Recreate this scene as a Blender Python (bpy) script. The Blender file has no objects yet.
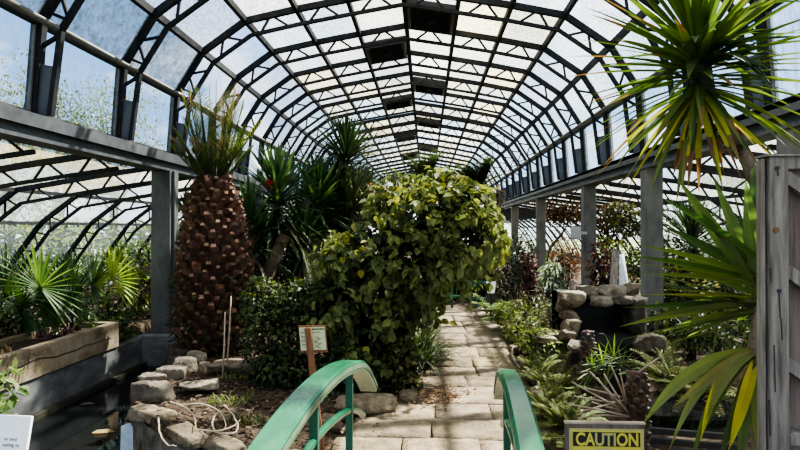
import bpy, bmesh, math, random
from mathutils import Vector, Matrix, noise

RND = random.Random(11)
PI = math.pi
C = bpy.context.scene.collection
V = Vector

# ------------------------------------------------------------------ camera
FPX = 560.0
EYE = V((0.0, 0.0, 1.9))
YAW = math.atan(26 / FPX)
PITCH = math.atan(4 / FPX)
cam_d = bpy.data.cameras.new('camera')
cam = bpy.data.objects.new('camera', cam_d)
C.objects.link(cam)
cam.location = EYE
cam.rotation_euler = (PI / 2 + PITCH, 0, YAW)
cam_d.sensor_width = 36
cam_d.lens = FPX / 800 * 36
cam_d.clip_start = 0.05
cam_d.clip_end = 400
bpy.context.scene.camera = cam
CAMROT = (Matrix.Rotation(YAW, 3, 'Z') @ Matrix.Rotation(PI / 2 + PITCH, 3, 'X'))


def ray(px, py):
    return CAMROT @ V(((px - 400) / FPX, (225 - py) / FPX, -1.0))


def PY(px, py, Y):
    """point of the place seen at a photo pixel, at distance Y along the nave"""
    d = ray(px, py)
    return EYE + d * (Y / d.y)


def PZ(px, py, z=0.0):
    d = ray(px, py)
    return EYE + d * ((z - EYE.z) / d.z)


# ------------------------------------------------------------------ materials
MATS = {}


def newmat(name):
    m = bpy.data.materials.new(name)
    m.use_nodes = True
    nt = m.node_tree
    nt.nodes.clear()
    out = nt.nodes.new('ShaderNodeOutputMaterial')
    MATS[name] = m
    return m, nt, out


def N(nt, t, **kw):
    n = nt.nodes.new(t)
    for k, v in kw.items():
        if hasattr(n, k) and k not in n.inputs:
            setattr(n, k, v)
        else:
            n.inputs[k].default_value = v
    return n


def ramp(nt, stops):
    r = nt.nodes.new('ShaderNodeValToRGB')
    el = r.color_ramp.elements
    while len(el) > 1:
        el.remove(el[-1])
    el[0].position = stops[0][0]
    el[0].color = (*stops[0][1], 1)
    for p, c in stops[1:]:
        e = el.new(p)
        e.color = (*c, 1)
    return r


def mottled(name, cols, scale=6.0, rough=0.8, bump=0.3, bscale=30.0, spec=0.3, stretch=(1, 1, 1), detail=6.0, metallic=0.0, usecol=False):
    m, nt, out = newmat(name)
    tc = N(nt, 'ShaderNodeTexCoord')
    mp = N(nt, 'ShaderNodeMapping')
    mp.inputs['Scale'].default_value = stretch
    nt.links.new(tc.outputs['Object'], mp.inputs['Vector'])
    nz = N(nt, 'ShaderNodeTexNoise', Scale=scale, Detail=detail, Roughness=0.65)
    nt.links.new(mp.outputs[0], nz.inputs['Vector'])
    k = len(cols)
    rp = ramp(nt, [(0.3 + 0.4 * i / max(1, k - 1), c) for i, c in enumerate(cols)])
    nt.links.new(nz.outputs['Fac'], rp.inputs['Fac'])
    b = N(nt, 'ShaderNodeBsdfPrincipled', Roughness=rough, Metallic=metallic)
    b.inputs['Specular IOR Level'].default_value = spec
    src = rp.outputs['Color']
    if usecol:
        at = N(nt, 'ShaderNodeAttribute', attribute_name='Col')
        mx = N(nt, 'ShaderNodeMix', data_type='RGBA', blend_type='MULTIPLY')
        mx.inputs[0].default_value = 1.0
        nt.links.new(src, mx.inputs[6])
        nt.links.new(at.outputs['Color'], mx.inputs[7])
        src = mx.outputs[2]
    nt.links.new(src, b.inputs['Base Color'])
    if bump:
        nb = N(nt, 'ShaderNodeTexNoise', Scale=bscale, Detail=5.0)
        nt.links.new(mp.outputs[0], nb.inputs['Vector'])
        bp = N(nt, 'ShaderNodeBump', Strength=bump, Distance=0.02)
        nt.links.new(nb.outputs['Fac'], bp.inputs['Height'])
        nt.links.new(bp.outputs[0], b.inputs['Normal'])
    nt.links.new(b.outputs[0], out.inputs[0])
    return m


def leafmat(name, trans=0.35, rough=0.45, boost=(1.3, 1.35, 0.7), spec=0.35):
    m, nt, out = newmat(name)
    at = N(nt, 'ShaderNodeAttribute', attribute_name='Col')
    tc = N(nt, 'ShaderNodeTexCoord')
    nz = N(nt, 'ShaderNodeTexNoise', Scale=14.0, Detail=3.0)
    nt.links.new(tc.outputs['Object'], nz.inputs['Vector'])
    hs = N(nt, 'ShaderNodeHueSaturation')
    mr = N(nt, 'ShaderNodeMapRange')
    mr.inputs[3].default_value = 0.75
    mr.inputs[4].default_value = 1.25
    nt.links.new(nz.outputs['Fac'], mr.inputs[0])
    nt.links.new(mr.outputs[0], hs.inputs['Value'])
    nt.links.new(at.outputs['Color'], hs.inputs['Color'])
    b = N(nt, 'ShaderNodeBsdfPrincipled', Roughness=rough)
    b.inputs['Specular IOR Level'].default_value = spec
    nt.links.new(hs.outputs[0], b.inputs['Base Color'])
    tr = N(nt, 'ShaderNodeBsdfTranslucent')
    mx = N(nt, 'ShaderNodeMix', data_type='RGBA', blend_type='MULTIPLY')
    mx.inputs[0].default_value = 1.0
    mx.inputs[7].default_value = (*boost, 1)
    nt.links.new(hs.outputs[0], mx.inputs[6])
    nt.links.new(mx.outputs[2], tr.inputs['Color'])
    sh = N(nt, 'ShaderNodeMixShader', Fac=trans)
    nt.links.new(b.outputs[0], sh.inputs[1])
    nt.links.new(tr.outputs[0], sh.inputs[2])
    nt.links.new(sh.outputs[0], out.inputs[0])
    return m


def glassmat(name, tint, film, lo, hi, scale, stretch, filmtrans=0.75):
    """dirty pane: clear glass under a film of dirt; face colour = film tint, face alpha = how dirty"""
    m, nt, out = newmat(name)
    at = N(nt, 'ShaderNodeAttribute', attribute_name='Col')
    tc = N(nt, 'ShaderNodeTexCoord')
    mp = N(nt, 'ShaderNodeMapping')
    mp.inputs['Scale'].default_value = stretch
    nt.links.new(tc.outputs['Object'], mp.inputs['Vector'])
    nz = N(nt, 'ShaderNodeTexNoise', Scale=scale, Detail=7.0, Roughness=0.7)
    nt.links.new(mp.outputs[0], nz.inputs['Vector'])
    mr = N(nt, 'ShaderNodeMapRange')
    mr.inputs[1].default_value = 0.3
    mr.inputs[2].default_value = 0.7
    mr.inputs[3].default_value = lo
    mr.inputs[4].default_value = hi
    nt.links.new(nz.outputs['Fac'], mr.inputs[0])
    ml = N(nt, 'ShaderNodeMath', operation='MULTIPLY', use_clamp=True)
    nt.links.new(mr.outputs[0], ml.inputs[0])
    nt.links.new(at.outputs['Alpha'], ml.inputs[1])
    cl = N(nt, 'ShaderNodeBsdfTransparent')
    cl.inputs['Color'].default_value = (*tint, 1)
    tr = N(nt, 'ShaderNodeBsdfTranslucent')
    df = N(nt, 'ShaderNodeBsdfDiffuse')
    # specks of algae darken the film
    n2 = N(nt, 'ShaderNodeTexNoise', Scale=scale * 2.2, Detail=6.0, Roughness=0.85)
    nt.links.new(mp.outputs[0], n2.inputs['Vector'])
    rp = ramp(nt, [(0.36, (0.12, 0.11, 0.08)), (0.47, (0.62, 0.6, 0.54)), (0.58, (1, 1, 1))])
    nt.links.new(n2.outputs['Fac'], rp.inputs['Fac'])
    mx = N(nt, 'ShaderNodeMix', data_type='RGBA', blend_type='MULTIPLY')
    mx.inputs[0].default_value = 1.0
    nt.links.new(at.outputs['Color'], mx.inputs[6])
    nt.links.new(rp.outputs[0], mx.inputs[7])
    nt.links.new(mx.outputs[2], tr.inputs['Color'])
    nt.links.new(mx.outputs[2], df.inputs['Color'])
    fm = N(nt, 'ShaderNodeMixShader', Fac=filmtrans)
    nt.links.new(df.outputs[0], fm.inputs[1])
    nt.links.new(tr.outputs[0], fm.inputs[2])
    gl = N(nt, 'ShaderNodeBsdfGlossy', Roughness=0.08)
    gl.inputs['Color'].default_value = (1, 1, 1, 1)
    g2 = N(nt, 'ShaderNodeMixShader', Fac=0.04)
    nt.links.new(cl.outputs[0], g2.inputs[1])
    nt.links.new(gl.outputs[0], g2.inputs[2])
    sh = N(nt, 'ShaderNodeMixShader')
    nt.links.new(ml.outputs[0], sh.inputs[0])
    nt.links.new(g2.outputs[0], sh.inputs[1])
    nt.links.new(fm.outputs[0], sh.inputs[2])
    nt.links.new(sh.outputs[0], out.inputs[0])
    return m


LEAF = leafmat('leaf')
GLOSSLEAF = leafmat('gloss_leaf', trans=0.36, rough=0.52, spec=0.35, boost=(1.4, 1.5, 0.6))
DARKLEAF = leafmat('dark_leaf', trans=0.15, rough=0.4, spec=0.35)
DRYLEAF = leafmat('dry_leaf', trans=0.2, rough=0.8, boost=(1.2, 1.0, 0.7), spec=0.1)
STEEL = mottled('grey_painted_steel', [(0.028, 0.031, 0.035), (0.05, 0.055, 0.062), (0.075, 0.08, 0.085)], 3, 0.55, 0.1, 20, 0.4)
DARKSTEEL = mottled('dark_truss_steel', [(0.008, 0.009, 0.010), (0.015, 0.016, 0.018), (0.03, 0.027, 0.024)], 5, 0.7, 0.1, 20, 0.12)
COLUMN = mottled('grey_concrete_column', [(0.062, 0.063, 0.063), (0.105, 0.106, 0.103), (0.155, 0.153, 0.146)], 4, 0.8, 0.2, 40, 0.3, (1, 1, .4))
PIPE = mottled('galvanised_pipe', [(0.06, 0.05, 0.043), (0.11, 0.098, 0.085), (0.05, 0.04, 0.035)], 6, 0.5, 0.1, 20, 0.5)
CONC = mottled('trough_concrete', [(0.09, 0.065, 0.04), (0.2, 0.155, 0.10), (0.3, 0.25, 0.175)], 3.5, 0.9, 0.5, 25)
WETCONC = mottled('pond_concrete', [(0.04, 0.041, 0.042), (0.105, 0.107, 0.108), (0.21, 0.208, 0.2)], 1.6, 0.75, 0.3, 25, 0.3, (1, 1, 2.0), 8)
STONE = mottled('grey_stone', [(0.05, 0.043, 0.036), (0.16, 0.14, 0.115), (0.31, 0.28, 0.225)], 7, 0.9, 1.0, 26, 0.15, usecol=True, detail=9)
PAVER = mottled('sandstone_paver', [(0.085, 0.066, 0.044), (0.195, 0.158, 0.108), (0.315, 0.26, 0.175)], 4.5, 0.9, 1.0, 26, 0.15, usecol=True, detail=9)
MULCH = mottled('mulch', [(0.010, 0.0075, 0.006), (0.036, 0.026, 0.018), (0.09, 0.065, 0.045), (0.022, 0.016, 0.011)], 16, 0.95, 1.0, 55, 0.1, detail=9)
SOIL = mottled('soil', [(0.02, 0.015, 0.01), (0.06, 0.042, 0.028)], 20, 0.95, 0.8, 50, 0.1)
GREENPAINT = mottled('green_paint', [(0.010, 0.09, 0.04), (0.015, 0.12, 0.056), (0.04, 0.17, 0.09)], 6, 0.22, 0.12, 30, 0.5, (1, .5, 1), 8)
DARKGREEN = mottled('dark_green_paint', [(0.01, 0.075, 0.04), (0.02, 0.11, 0.06)], 5, 0.4, 0.1, 30, 0.5)
CREAM = mottled('worn_rail_edge', [(0.07, 0.16, 0.09), (0.2, 0.24, 0.15)], 9, 0.55, 0.2, 30)
OLDWOOD = mottled('weathered_grey_wood', [(0.085, 0.072, 0.062), (0.19, 0.165, 0.145), (0.29, 0.26, 0.235)], 5, 0.85, 0.45, 16, 0.2, (7, 7, .7), 8)
PINKWOOD = mottled('weathered_brown_wood', [(0.09, 0.062, 0.05), (0.16, 0.12, 0.10), (0.21, 0.165, 0.14)], 4, 0.85, 0.4, 16, 0.2, (8, 8, .6), 8)
REDWOOD = mottled('stained_post_wood', [(0.15, 0.062, 0.028), (0.24, 0.11, 0.05)], 5, 0.7, 0.3, 20, 0.3, (6, 6, .6))
FENCEWOOD = mottled('pale_fence_wood', [(0.13, 0.105, 0.075), (0.26, 0.22, 0.165)], 5, 0.85, 0.3, 20, 0.2)
DARKWOOD = mottled('dark_fence_wood', [(0.018, 0.016, 0.014), (0.05, 0.045, 0.04)], 5, 0.7, 0.3, 20, 0.3)
BARK = mottled('bark', [(0.035, 0.026, 0.018), (0.11, 0.085, 0.06)], 12, 0.95, 0.9, 40, 0.1, (1, 1, .5))
PALEBARK = mottled('pale_bark', [(0.12, 0.095, 0.07), (0.27, 0.22, 0.17)], 14, 0.95, 0.8, 40, 0.1)
PALMSCALE = mottled('palm_leaf_base', [(0.045, 0.024, 0.017), (0.12, 0.068, 0.048), (0.23, 0.15, 0.11)], 10, 0.85, 0.6, 40, 0.2, usecol=True)
TWIG = mottled('dry_twig', [(0.26, 0.2, 0.14), (0.5, 0.42, 0.32)], 8, 0.85, 0.3, 40)
BLACKLINER = mottled('black_pond_liner', [(0.002, 0.002, 0.002), (0.007, 0.007, 0.008)], 3, 0.5, 0.4, 9, 0.25)
WHITE = mottled('white_board', [(0.68, 0.72, 0.74), (0.78, 0.80, 0.81)], 1.5, 0.5, 0, 1)
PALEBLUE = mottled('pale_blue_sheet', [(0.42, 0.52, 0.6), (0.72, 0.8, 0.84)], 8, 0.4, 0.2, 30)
YELLOW = mottled('caution_yellow', [(0.58, 0.5, 0.06), (0.68, 0.6, 0.10)], 3, 0.45, 0, 1)
DULLYELLOW = mottled('caution_yellow_dull', [(0.42, 0.4, 0.13), (0.48, 0.45, 0.17)], 3, 0.45, 0, 1)  # duller, greyer yellow for the sleeve, the strip and the middle letters
BLACK = mottled('black_print', [(0.02, 0.018, 0.015), (0.03, 0.028, 0.025)], 3, 0.5, 0, 1)
GREYPRINT = mottled('grey_print', [(0.16, 0.17, 0.18), (0.2, 0.21, 0.22)], 3, 0.6, 0, 1)
PAPER = mottled('pale_green_paper', [(0.5, 0.54, 0.32), (0.62, 0.66, 0.44)], 7, 0.6, 0, 1)
INK = mottled('green_ink', [(0.1, 0.16, 0.08), (0.16, 0.2, 0.12)], 9, 0.7, 0, 1)
BOXGREY = mottled('light_grey_plastic', [(0.3, 0.31, 0.32), (0.42, 0.43, 0.44)], 3, 0.5, 0, 1)
BLACKMETAL = mottled('black_metal', [(0.012, 0.012, 0.013), (0.03, 0.03, 0.03)], 5, 0.5, 0.1, 20, 0.4)
OUTGRASS = mottled('outside_grass', [(0.05, 0.085, 0.02), (0.12, 0.16, 0.05)], 1.2, 0.95, 0.3, 30, 0.1)
FLOWER = leafmat('petal', trans=0.4, rough=0.6, boost=(1.1, 1.1, 1.1))
ROOFGLASS = glassmat('dirty_roof_glass', (0.93, 0.96, 0.97), None, 0.45, 1.0, 8.0, (1, 1, 1), 0.9)
SIDEGLASS = glassmat('dirty_side_glass', (0.86, 0.93, 0.98), None, 0.2, 0.9, 4.0, (2.0, 2.0, 0.9), 0.88)


def watermat():
    m, nt, out = newmat('pond_water')
    b = N(nt, 'ShaderNodeBsdfPrincipled', Roughness=0.04)
    b.inputs['Base Color'].default_value = (0.006, 0.007, 0.007, 1)
    b.inputs['Specular IOR Level'].default_value = 0.28
    tc = N(nt, 'ShaderNodeTexCoord')
    nz = N(nt, 'ShaderNodeTexNoise', Scale=5.0, Detail=2.0)
    nt.links.new(tc.outputs['Object'], nz.inputs['Vector'])
    bp = N(nt, 'ShaderNodeBump', Strength=0.05, Distance=0.02)
    nt.links.new(nz.outputs['Fac'], bp.inputs['Height'])
    nt.links.new(bp.outputs[0], b.inputs['Normal'])
    nt.links.new(b.outputs[0], out.inputs[0])
    return m


WATER = watermat()


def lampmat():
    m, nt, out = newmat('lantern_glass')
    b = N(nt, 'ShaderNodeBsdfPrincipled', Roughness=0.4)
    b.inputs['Base Color'].default_value = (0.85, 0.88, 0.88, 1)
    b.inputs['Emission Color'].default_value = (0.9, 0.95, 1, 1)
    b.inputs['Emission Strength'].default_value = 0.25
    nt.links.new(b.outputs[0], out.inputs[0])
    return m


LANTERN = lampmat()


# ------------------------------------------------------------------ mesh builder
class MB:
    def __init__(self):
        self.v, self.f, self.c = [], [], []

    def face(self, idx, col=(1, 1, 1, 1)):
        self.f.append(idx)
        self.c.append(col if len(col) == 4 else (*col, 1))

    def quad(self, a, b, c, d, col=(1, 1, 1, 1)):
        n = len(self.v)
        self.v += [a, b, c, d]
        self.face((n, n + 1, n + 2, n + 3), col)

    def box(self, lo, hi, col=(1, 1, 1, 1), M=None):
        n = len(self.v)
        for z in (lo[2], hi[2]):
            for x, y in ((lo[0], lo[1]), (hi[0], lo[1]), (hi[0], hi[1]), (lo[0], hi[1])):
                p = V((x, y, z))
                self.v.append(M @ p if M else p)
        for q in ((0, 3, 2, 1), (4, 5, 6, 7), (0, 1, 5, 4), (1, 2, 6, 5), (2, 3, 7, 6), (3, 0, 4, 7)):
            self.face(tuple(n + i for i in q), col)

    def bar(self, a, b, w, h, up=V((0, 0, 1)), col=(1, 1, 1, 1)):
        """rectangular bar a to b: w across, h along up"""
        a, b = V(a), V(b)
        d = (b - a).normalized()
        s = d.cross(up)
        if s.length < 1e-4:
            s = d.cross(V((0, 1, 0)))
        s.normalize()
        u = s.cross(d).normalized()
        n = len(self.v)
        for p in (a, b):
            for i, j in ((-1, -1), (1, -1), (1, 1), (-1, 1)):
                self.v.append(p + s * (w / 2 * i) + u * (h / 2 * j))
        for q in ((0, 3, 2, 1), (4, 5, 6, 7), (0, 1, 5, 4), (1, 2, 6, 5), (2, 3, 7, 6), (3, 0, 4, 7)):
            self.face(tuple(n + i for i in q), col)

    def tube(self, pts, rad, sides=8, col=(1, 1, 1, 1), caps=True):
        pts = [V(p) for p in pts]
        if not isinstance(rad, (list, tuple)):
            rad = [rad] * len(pts)
        n0 = len(self.v)
        ref = V((0.31, 0.17, 0.93))
        for i, p in enumerate(pts):
            d = (pts[min(i + 1, len(pts) - 1)] - pts[max(i - 1, 0)])
            if d.length < 1e-6:
                d = V((0, 0, 1))
            d.normalize()
            s = d.cross(ref)
            if s.length < 0.05:
                s = d.cross(V((1, 0, 0)))
            s.normalize()
            u = s.cross(d)
            for k in range(sides):
                a = 2 * PI * k / sides
                self.v.append(p + (s * math.cos(a) + u * math.sin(a)) * rad[i])
        for i in range(len(pts) - 1):
            for k in range(sides):
                k2 = (k + 1) % sides
                self.face((n0 + i * sides + k, n0 + i * sides + k2, n0 + (i + 1) * sides + k2, n0 + (i + 1) * sides + k), col)
        if caps:
            self.face(tuple(n0 + k for k in reversed(range(sides))), col)
            e = n0 + (len(pts) - 1) * sides
            self.face(tuple(e + k for k in range(sides)), col)

    def sword(self, base, d, length, width, droop=0.3, col=(1, 1, 1), segs=5, fold=0.25, tipcol=None, basew=0.55, peak=0.4, edge=None, roll=0.0):
        """strap or sword leaf with a channelled section"""
        p = V(base)
        d = V(d).normalized()
        prev = None
        side0 = d.cross(V((0, 0, 1)))
        if side0.length < 0.08:
            side0 = V((RND.uniform(-1, 1), RND.uniform(-1, 1), 0))
        side0.normalize()
        if roll:
            side0 = Matrix.Rotation(roll, 3, d) @ side0
        for i in range(segs + 1):
            t = i / segs
            if t < peak:
                w = width * (basew + (1 - basew) * (t / peak))
            else:
                w = width * (1 - ((t - peak) / (1 - peak)) ** 1.6)
            s = side0 - d * side0.dot(d)
            s.normalize()
            up = s.cross(d)
            row = (p - s * w / 2 + up * (fold * w / 2), p.copy(), p + s * w / 2 + up * (fold * w / 2))
            n = len(self.v)
            self.v += row
            if prev is not None:
                cc = col
                if tipcol and t > 0.72:
                    cc = tipcol
                self.face((prev, prev + 1, n + 1, n), cc)
                self.face((prev + 1, prev + 2, n + 2, n + 1), cc if not edge else edge)
            prev = n
            p = p + d * (length / segs)
            d = (d + V((0, 0, -1)) * (droop / segs)).normalized()

    def leaf(self, p, d, nrm, length, width, col, fold=0.18):
        """pointed oval leaf folded on its midrib"""
        d = d.normalized()
        s = d.cross(nrm)
        if s.length < 1e-3:
            s = d.cross(V((0.3, 0.5, 0.8)))
        s.normalize()
        u = s.cross(d)
        n = len(self.v)
        w = width / 2
        f = u * (fold * width)
        self.v += [p, p + d * length * .12 + s * w * .8 + f, p + d * length * .5 + s * w + f, p + d * length - u * (length * .1), p + d * length * .5 - s * w + f, p + d * length * .12 - s * w * .8 + f]
        self.face((n, n + 1, n + 2, n + 3), col)
        self.face((n, n + 3, n + 4, n + 5), col)

    def build(self, name, mat, parent=None, smooth=False):
        me = bpy.data.meshes.new(name)
        me.from_pydata([tuple(p) for p in self.v], [], self.f)
        me.materials.append(mat)
        at = me.attributes.new('Col', 'FLOAT_COLOR', 'CORNER')
        buf = []
        for f, c in zip(self.f, self.c):
            buf.extend(c * len(f))
        at.data.foreach_set('color', buf)
        if smooth:
            me.polygons.foreach_set('use_smooth', [True] * len(me.polygons))
        me.update()
        o = bpy.data.objects.new(name, me)
        C.objects.link(o)
        if parent is not None:
            o.parent = parent
            o.matrix_parent_inverse = Matrix.Translation(-parent.location)
        return o


def tag(o, label=None, cat=None, group=None, kind=None):
    if label:
        o['label'] = label
    if cat:
        o['category'] = cat
    if group:
        o['group'] = group
    if kind:
        o['kind'] = kind
    return o


def thing(name, loc, label, cat, group=None):
    o = bpy.data.objects.new(name, None)
    C.objects.link(o)
    o.location = loc
    o.empty_display_size = 0.1
    return tag(o, label, cat, group)


def struct(o, label=None):
    o['kind'] = 'structure'
    if label:
        o['label'] = label
    return o


def recenter(o, loc):
    """move a one-mesh thing's origin to loc"""
    loc = V(loc)
    o.data.transform(Matrix.Translation(-loc))
    o.location = loc
    return o


def bevel(o, w=0.01, seg=2):
    m = o.modifiers.new('bevel', 'BEVEL')
    m.width = w
    m.segments = seg
    m.limit_method = 'ANGLE'
    return o


def jit(c, a=0.18, r=None):
    r = r or RND
    k = 1 + r.uniform(-a, a)
    return (max(0, c[0] * k * (1 + r.uniform(-.12, .12))), max(0, c[1] * k), max(0, c[2] * k * (1 + r.uniform(-.15, .15))), 1)


def pick(cols):
    return jit(RND.choice(cols))


def rdir(r=RND):
    z = r.uniform(-1, 1)
    a = r.uniform(0, 2 * PI)
    s = math.sqrt(1 - z * z)
    return V((s * math.cos(a), s * math.sin(a), z))


# ------------------------------------------------------------------ greenhouse shell
X0 = -0.40
TRY = [6.25 + 1.76 * k for k in range(-5, 23)]
YEND = TRY[-1]
OUT = [(0.0, 6.1), (0.98, 5.94), (1.89, 5.78), (2.80, 5.59), (3.58, 5.04), (4.06, 4.275), (4.14, 3.2)]


def offset(poly, dist):
    res = []
    for i, p in enumerate(poly):
        a = V(poly[max(i - 1, 0)])
        b = V(p)
        c = V(poly[min(i + 1, len(poly) - 1)])
        d1 = (b - a) if i > 0 else (c - b)
        d2 = (c - b) if i < len(poly) - 1 else (b - a)
        d1.normalize()
        d2.normalize()
        n1 = V((d1.y, -d1.x))
        n2 = V((d2.y, -d2.x))
        n = (n1 + n2).normalized()
        res.append(tuple(b + n * (-dist) / max(0.5, n.dot(n1)) * -1))
    return res


INN = offset(OUT, 0.27)
INN[0] = (0.0, OUT[0][1] - 0.27)
INN = [(x, z) for x, z in INN]


def inner_ok():
    # inner chord must lie nearer the nave than the outer one
    global INN
    if INN[3][1] > OUT[3][1]:
        INN = offset(OUT, -0.27)
        INN[0] = (0.0, OUT[0][1] - 0.27)


inner_ok()


def lerp2(a, b, t):
    return (a[0] + (b[0] - a[0]) * t, a[1] + (b[1] - a[1]) * t)


def build_truss():
    root = bpy.data.objects.new('roof_truss', None)
    C.objects.link(root)
    up, lo, wb, gs = MB(), MB(), MB(), MB()
    Yv = V((0, 1, 0))

    def p3(p, s):
        return V((s * p[0], 0, p[1]))
    for s in (-1, 1):
        for i in range(5):
            up.bar(p3(OUT[i], s), p3(OUT[i + 1], s), 0.105, 0.085, Yv)
            lo.bar(p3(INN[i], s), p3(INN[i + 1], s), 0.055, 0.07, Yv)
            A, B, a, b = OUT[i], OUT[i + 1], INN[i], INN[i + 1]
            ap = lerp2(A, B, 0.5)
            wb.bar(p3(lerp2(a, b, .2), s), p3(ap, s), 0.036, 0.036, Yv)
            wb.bar(p3(lerp2(a, b, .8), s), p3(ap, s), 0.036, 0.036, Yv)
        # splayed foot: outer post, inner strut and solid gusset below
        foot = (OUT[6][0] - 0.05, OUT[6][1])
        up.bar(p3(OUT[5], s), p3(OUT[6], s), 0.14, 0.09, Yv)
        infoot = (foot[0] - 0.17, foot[1])
        lo.bar(p3(INN[5], s), p3(infoot, s), 0.055, 0.07, Yv)
        wb.bar(p3(lerp2(OUT[5], OUT[6], .28), s), p3(lerp2(INN[5], infoot, .05), s), 0.04, 0.04, Yv)
        wb.bar(p3(lerp2(OUT[4], OUT[5], .82), s), p3(lerp2(INN[4], INN[5], .82), s), 0.035, 0.035, Yv)
        g0 = lerp2(OUT[5], OUT[6], .43)
        g1 = lerp2(INN[5], infoot, .43)
        q = [p3(g0, s), p3(g1, s), p3(infoot, s), p3(OUT[6], s)]
        n = len(gs.v)
        for yy in (-0.02, 0.02):
            gs.v += [p + V((0, yy, 0)) for p in q]
        gs.face((n, n + 1, n + 2, n + 3))
        gs.face((n + 7, n + 6, n + 5, n + 4))
        for i in range(4):
            j = (i + 1) % 4
            gs.face((n + i, n + 4 + i, n + 4 + j, n + j))
    up.build('upper_chord', DARKSTEEL, root)
    lo.build('lower_chord', DARKSTEEL, root)
    wb.build('web_bracing', DARKSTEEL, root)
    gs.build('gusset_plate', STEEL, root)
    return root


def copy_tree(o, parent=None):
    c = o.copy()
    C.objects.link(c)
    if parent is not None:
        c.parent = parent
    for ch in list(o.children):
        copy_tree(ch, c)
    return c


def put_struct_row(proto, name_label):
    for k, y in enumerate(TRY):
        o = proto if k == 0 else copy_tree(proto)
        o.location = (X0, y, 0)
        o['kind'] = 'structure'
        o['label'] = name_label
        o['group'] = name_label


put_struct_row(build_truss(), 'dark steel arched truss carrying the nave roof')

# aisles: lean-to trusses each side
AOUT = [(4.15, 3.04), (5.55, 2.84), (7.0, 2.6), (7.78, 2.02), (8.35, 1.25), (8.75, 0.45)]
AINN = offset(AOUT, 0.25)
if AINN[2][1] > AOUT[2][1]:
    AINN = offset(AOUT, -0.25)


def build_aisle(s):
    root = bpy.data.objects.new('aisle_truss', None)
    C.objects.link(root)
    up, lo, wb = MB(), MB(), MB()
    Yv = V((0, 1, 0))

    def p3(p):
        return V((s * p[0], 0, p[1]))
    for i in range(5):
        up.bar(p3(AOUT[i]), p3(AOUT[i + 1]), 0.085, 0.085, Yv)
        lo.bar(p3(AINN[i]), p3(AINN[i + 1]), 0.055, 0.06, Yv)
        for k in range(2):
            t0, t1 = k / 2, (k + 1) / 2
            ap = lerp2(AOUT[i], AOUT[i + 1], (t0 + t1) / 2)
            wb.bar(p3(lerp2(AINN[i], AINN[i + 1], t0 + .08)), p3(ap), 0.03, 0.03, Yv)
            wb.bar(p3(lerp2(AINN[i], AINN[i + 1], t1 - .08)), p3(ap), 0.03, 0.03, Yv)
    up.build('upper_chord', DARKSTEEL, root)
    lo.build('lower_chord', DARKSTEEL, root)
    wb.build('web_bracing', DARKSTEEL, root)
    return root


put_struct_row(build_aisle(-1), 'dark steel truss under the left aisle roof')
put_struct_row(build_aisle(1), 'dark steel truss under the right aisle roof')

YA, YB = TRY[0] - .1, YEND + .1
# purlins, pipes, beams
for s, side in ((-1, 'left'), (1, 'right')):
    for i in range(1, 6):
        mb = MB()
        x, z = OUT[i]
        mb.bar((X0 + s * x, YA, z + .02), (X0 + s * x, YB, z + .02), 0.075, 0.11)
        struct(mb.build('roof_purlin', DARKSTEEL))
    mb = MB()
    x, z = INN[5]
    mb.tube([(X0 + s * (x + .03), YA, z + .02), (X0 + s * (x + .03), YB, z + .02)], 0.036, 10)
    struct(mb.build('heating_pipe', PIPE, smooth=True), f'brown steel pipe running along the foot of the {side} roof curve')
    mb = MB()
    xb = X0 + s * 4.07
    mb.box((xb - .09, YA, 2.9), (xb + .09, YB, 3.12))
    mb.box((xb - .19, YA, 3.1), (xb + .17, YB, 3.16))
    mb.box((xb - .16, YA, 2.88), (xb + .16, YB, 2.92))
    xi = xb - s * .17
    mb.box((min(xi, xi - s * .02), YA, 3.02), (max(xi, xi - s * .02), YB, 3.17))
    struct(mb.build(f'beam_{side}', STEEL), f'grey steel gutter beam along the {side} columns')
    mb = MB()
    mb.box((X0 + s * 4.17 - .05, YA, 3.16), (X0 + s * 4.17 + .05, YB, 3.26))
    struct(mb.build('trim_1' if s < 0 else 'trim_2', PIPE))
    for j in (2, 3):
        mb = MB()
        x, z = AOUT[j]
        mb.bar((X0 + s * x, YA, z), (X0 + s * x, YB, z), 0.06, 0.07)
        struct(mb.build('aisle_purlin', DARKSTEEL))
    mb = MB()
    xo = X0 + s * 8.8
    mb.box((xo - .12, YA, -.3), (xo + .12, YB, .45))
    struct(mb.build(f'wall_{side}', COLUMN), f'low outer wall of the {side} aisle')
mb = MB()
mb.bar((X0, YA, 6.12), (X0, YB, 6.12), 0.09, 0.12)
struct(mb.build('roof_ridge', DARKSTEEL))

# columns
for s, side, ys in ((-1, 'left', (4.0, 9.4, 14.7, 20.0, 25.3, 30.6, 35.9, 41.2)), (1, 'right', (5.7, 9.3, 12.85, 18.1, 23.4, 28.7, 34.0, 39.3))):
    for y in ys:
        mb = MB()
        xb = X0 + s * 4.07
        cw = .165 if s < 0 else .135
        mb.box((xb - cw, y - cw, -.6), (xb + cw, y + cw, 2.89))
        if s < 0:
            mb.box((xb + .165, y - .1, -.6), (xb + .215, y - .04, 2.89))
        o = struct(mb.build('column', COLUMN), f'grey square column under the {side} gutter beam')
        bevel(o, .015)

# glazing
GR = random.Random(5)


def pane_col(clear=False, vertical=False):
    if clear:
        return (0.85, 0.9, 0.95, 0.12)
    t = GR.random()
    if t < 0.3:
        c = (0.84, 0.76, 0.46)
    elif t < 0.5:
        c = (0.62, 0.72, 0.76)
    else:
        c = (0.84, 0.83, 0.70)
    k = GR.uniform(.48, .78)
    return (c[0] * k, c[1] * k, c[2] * k, GR.uniform(.6, .98))


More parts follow.
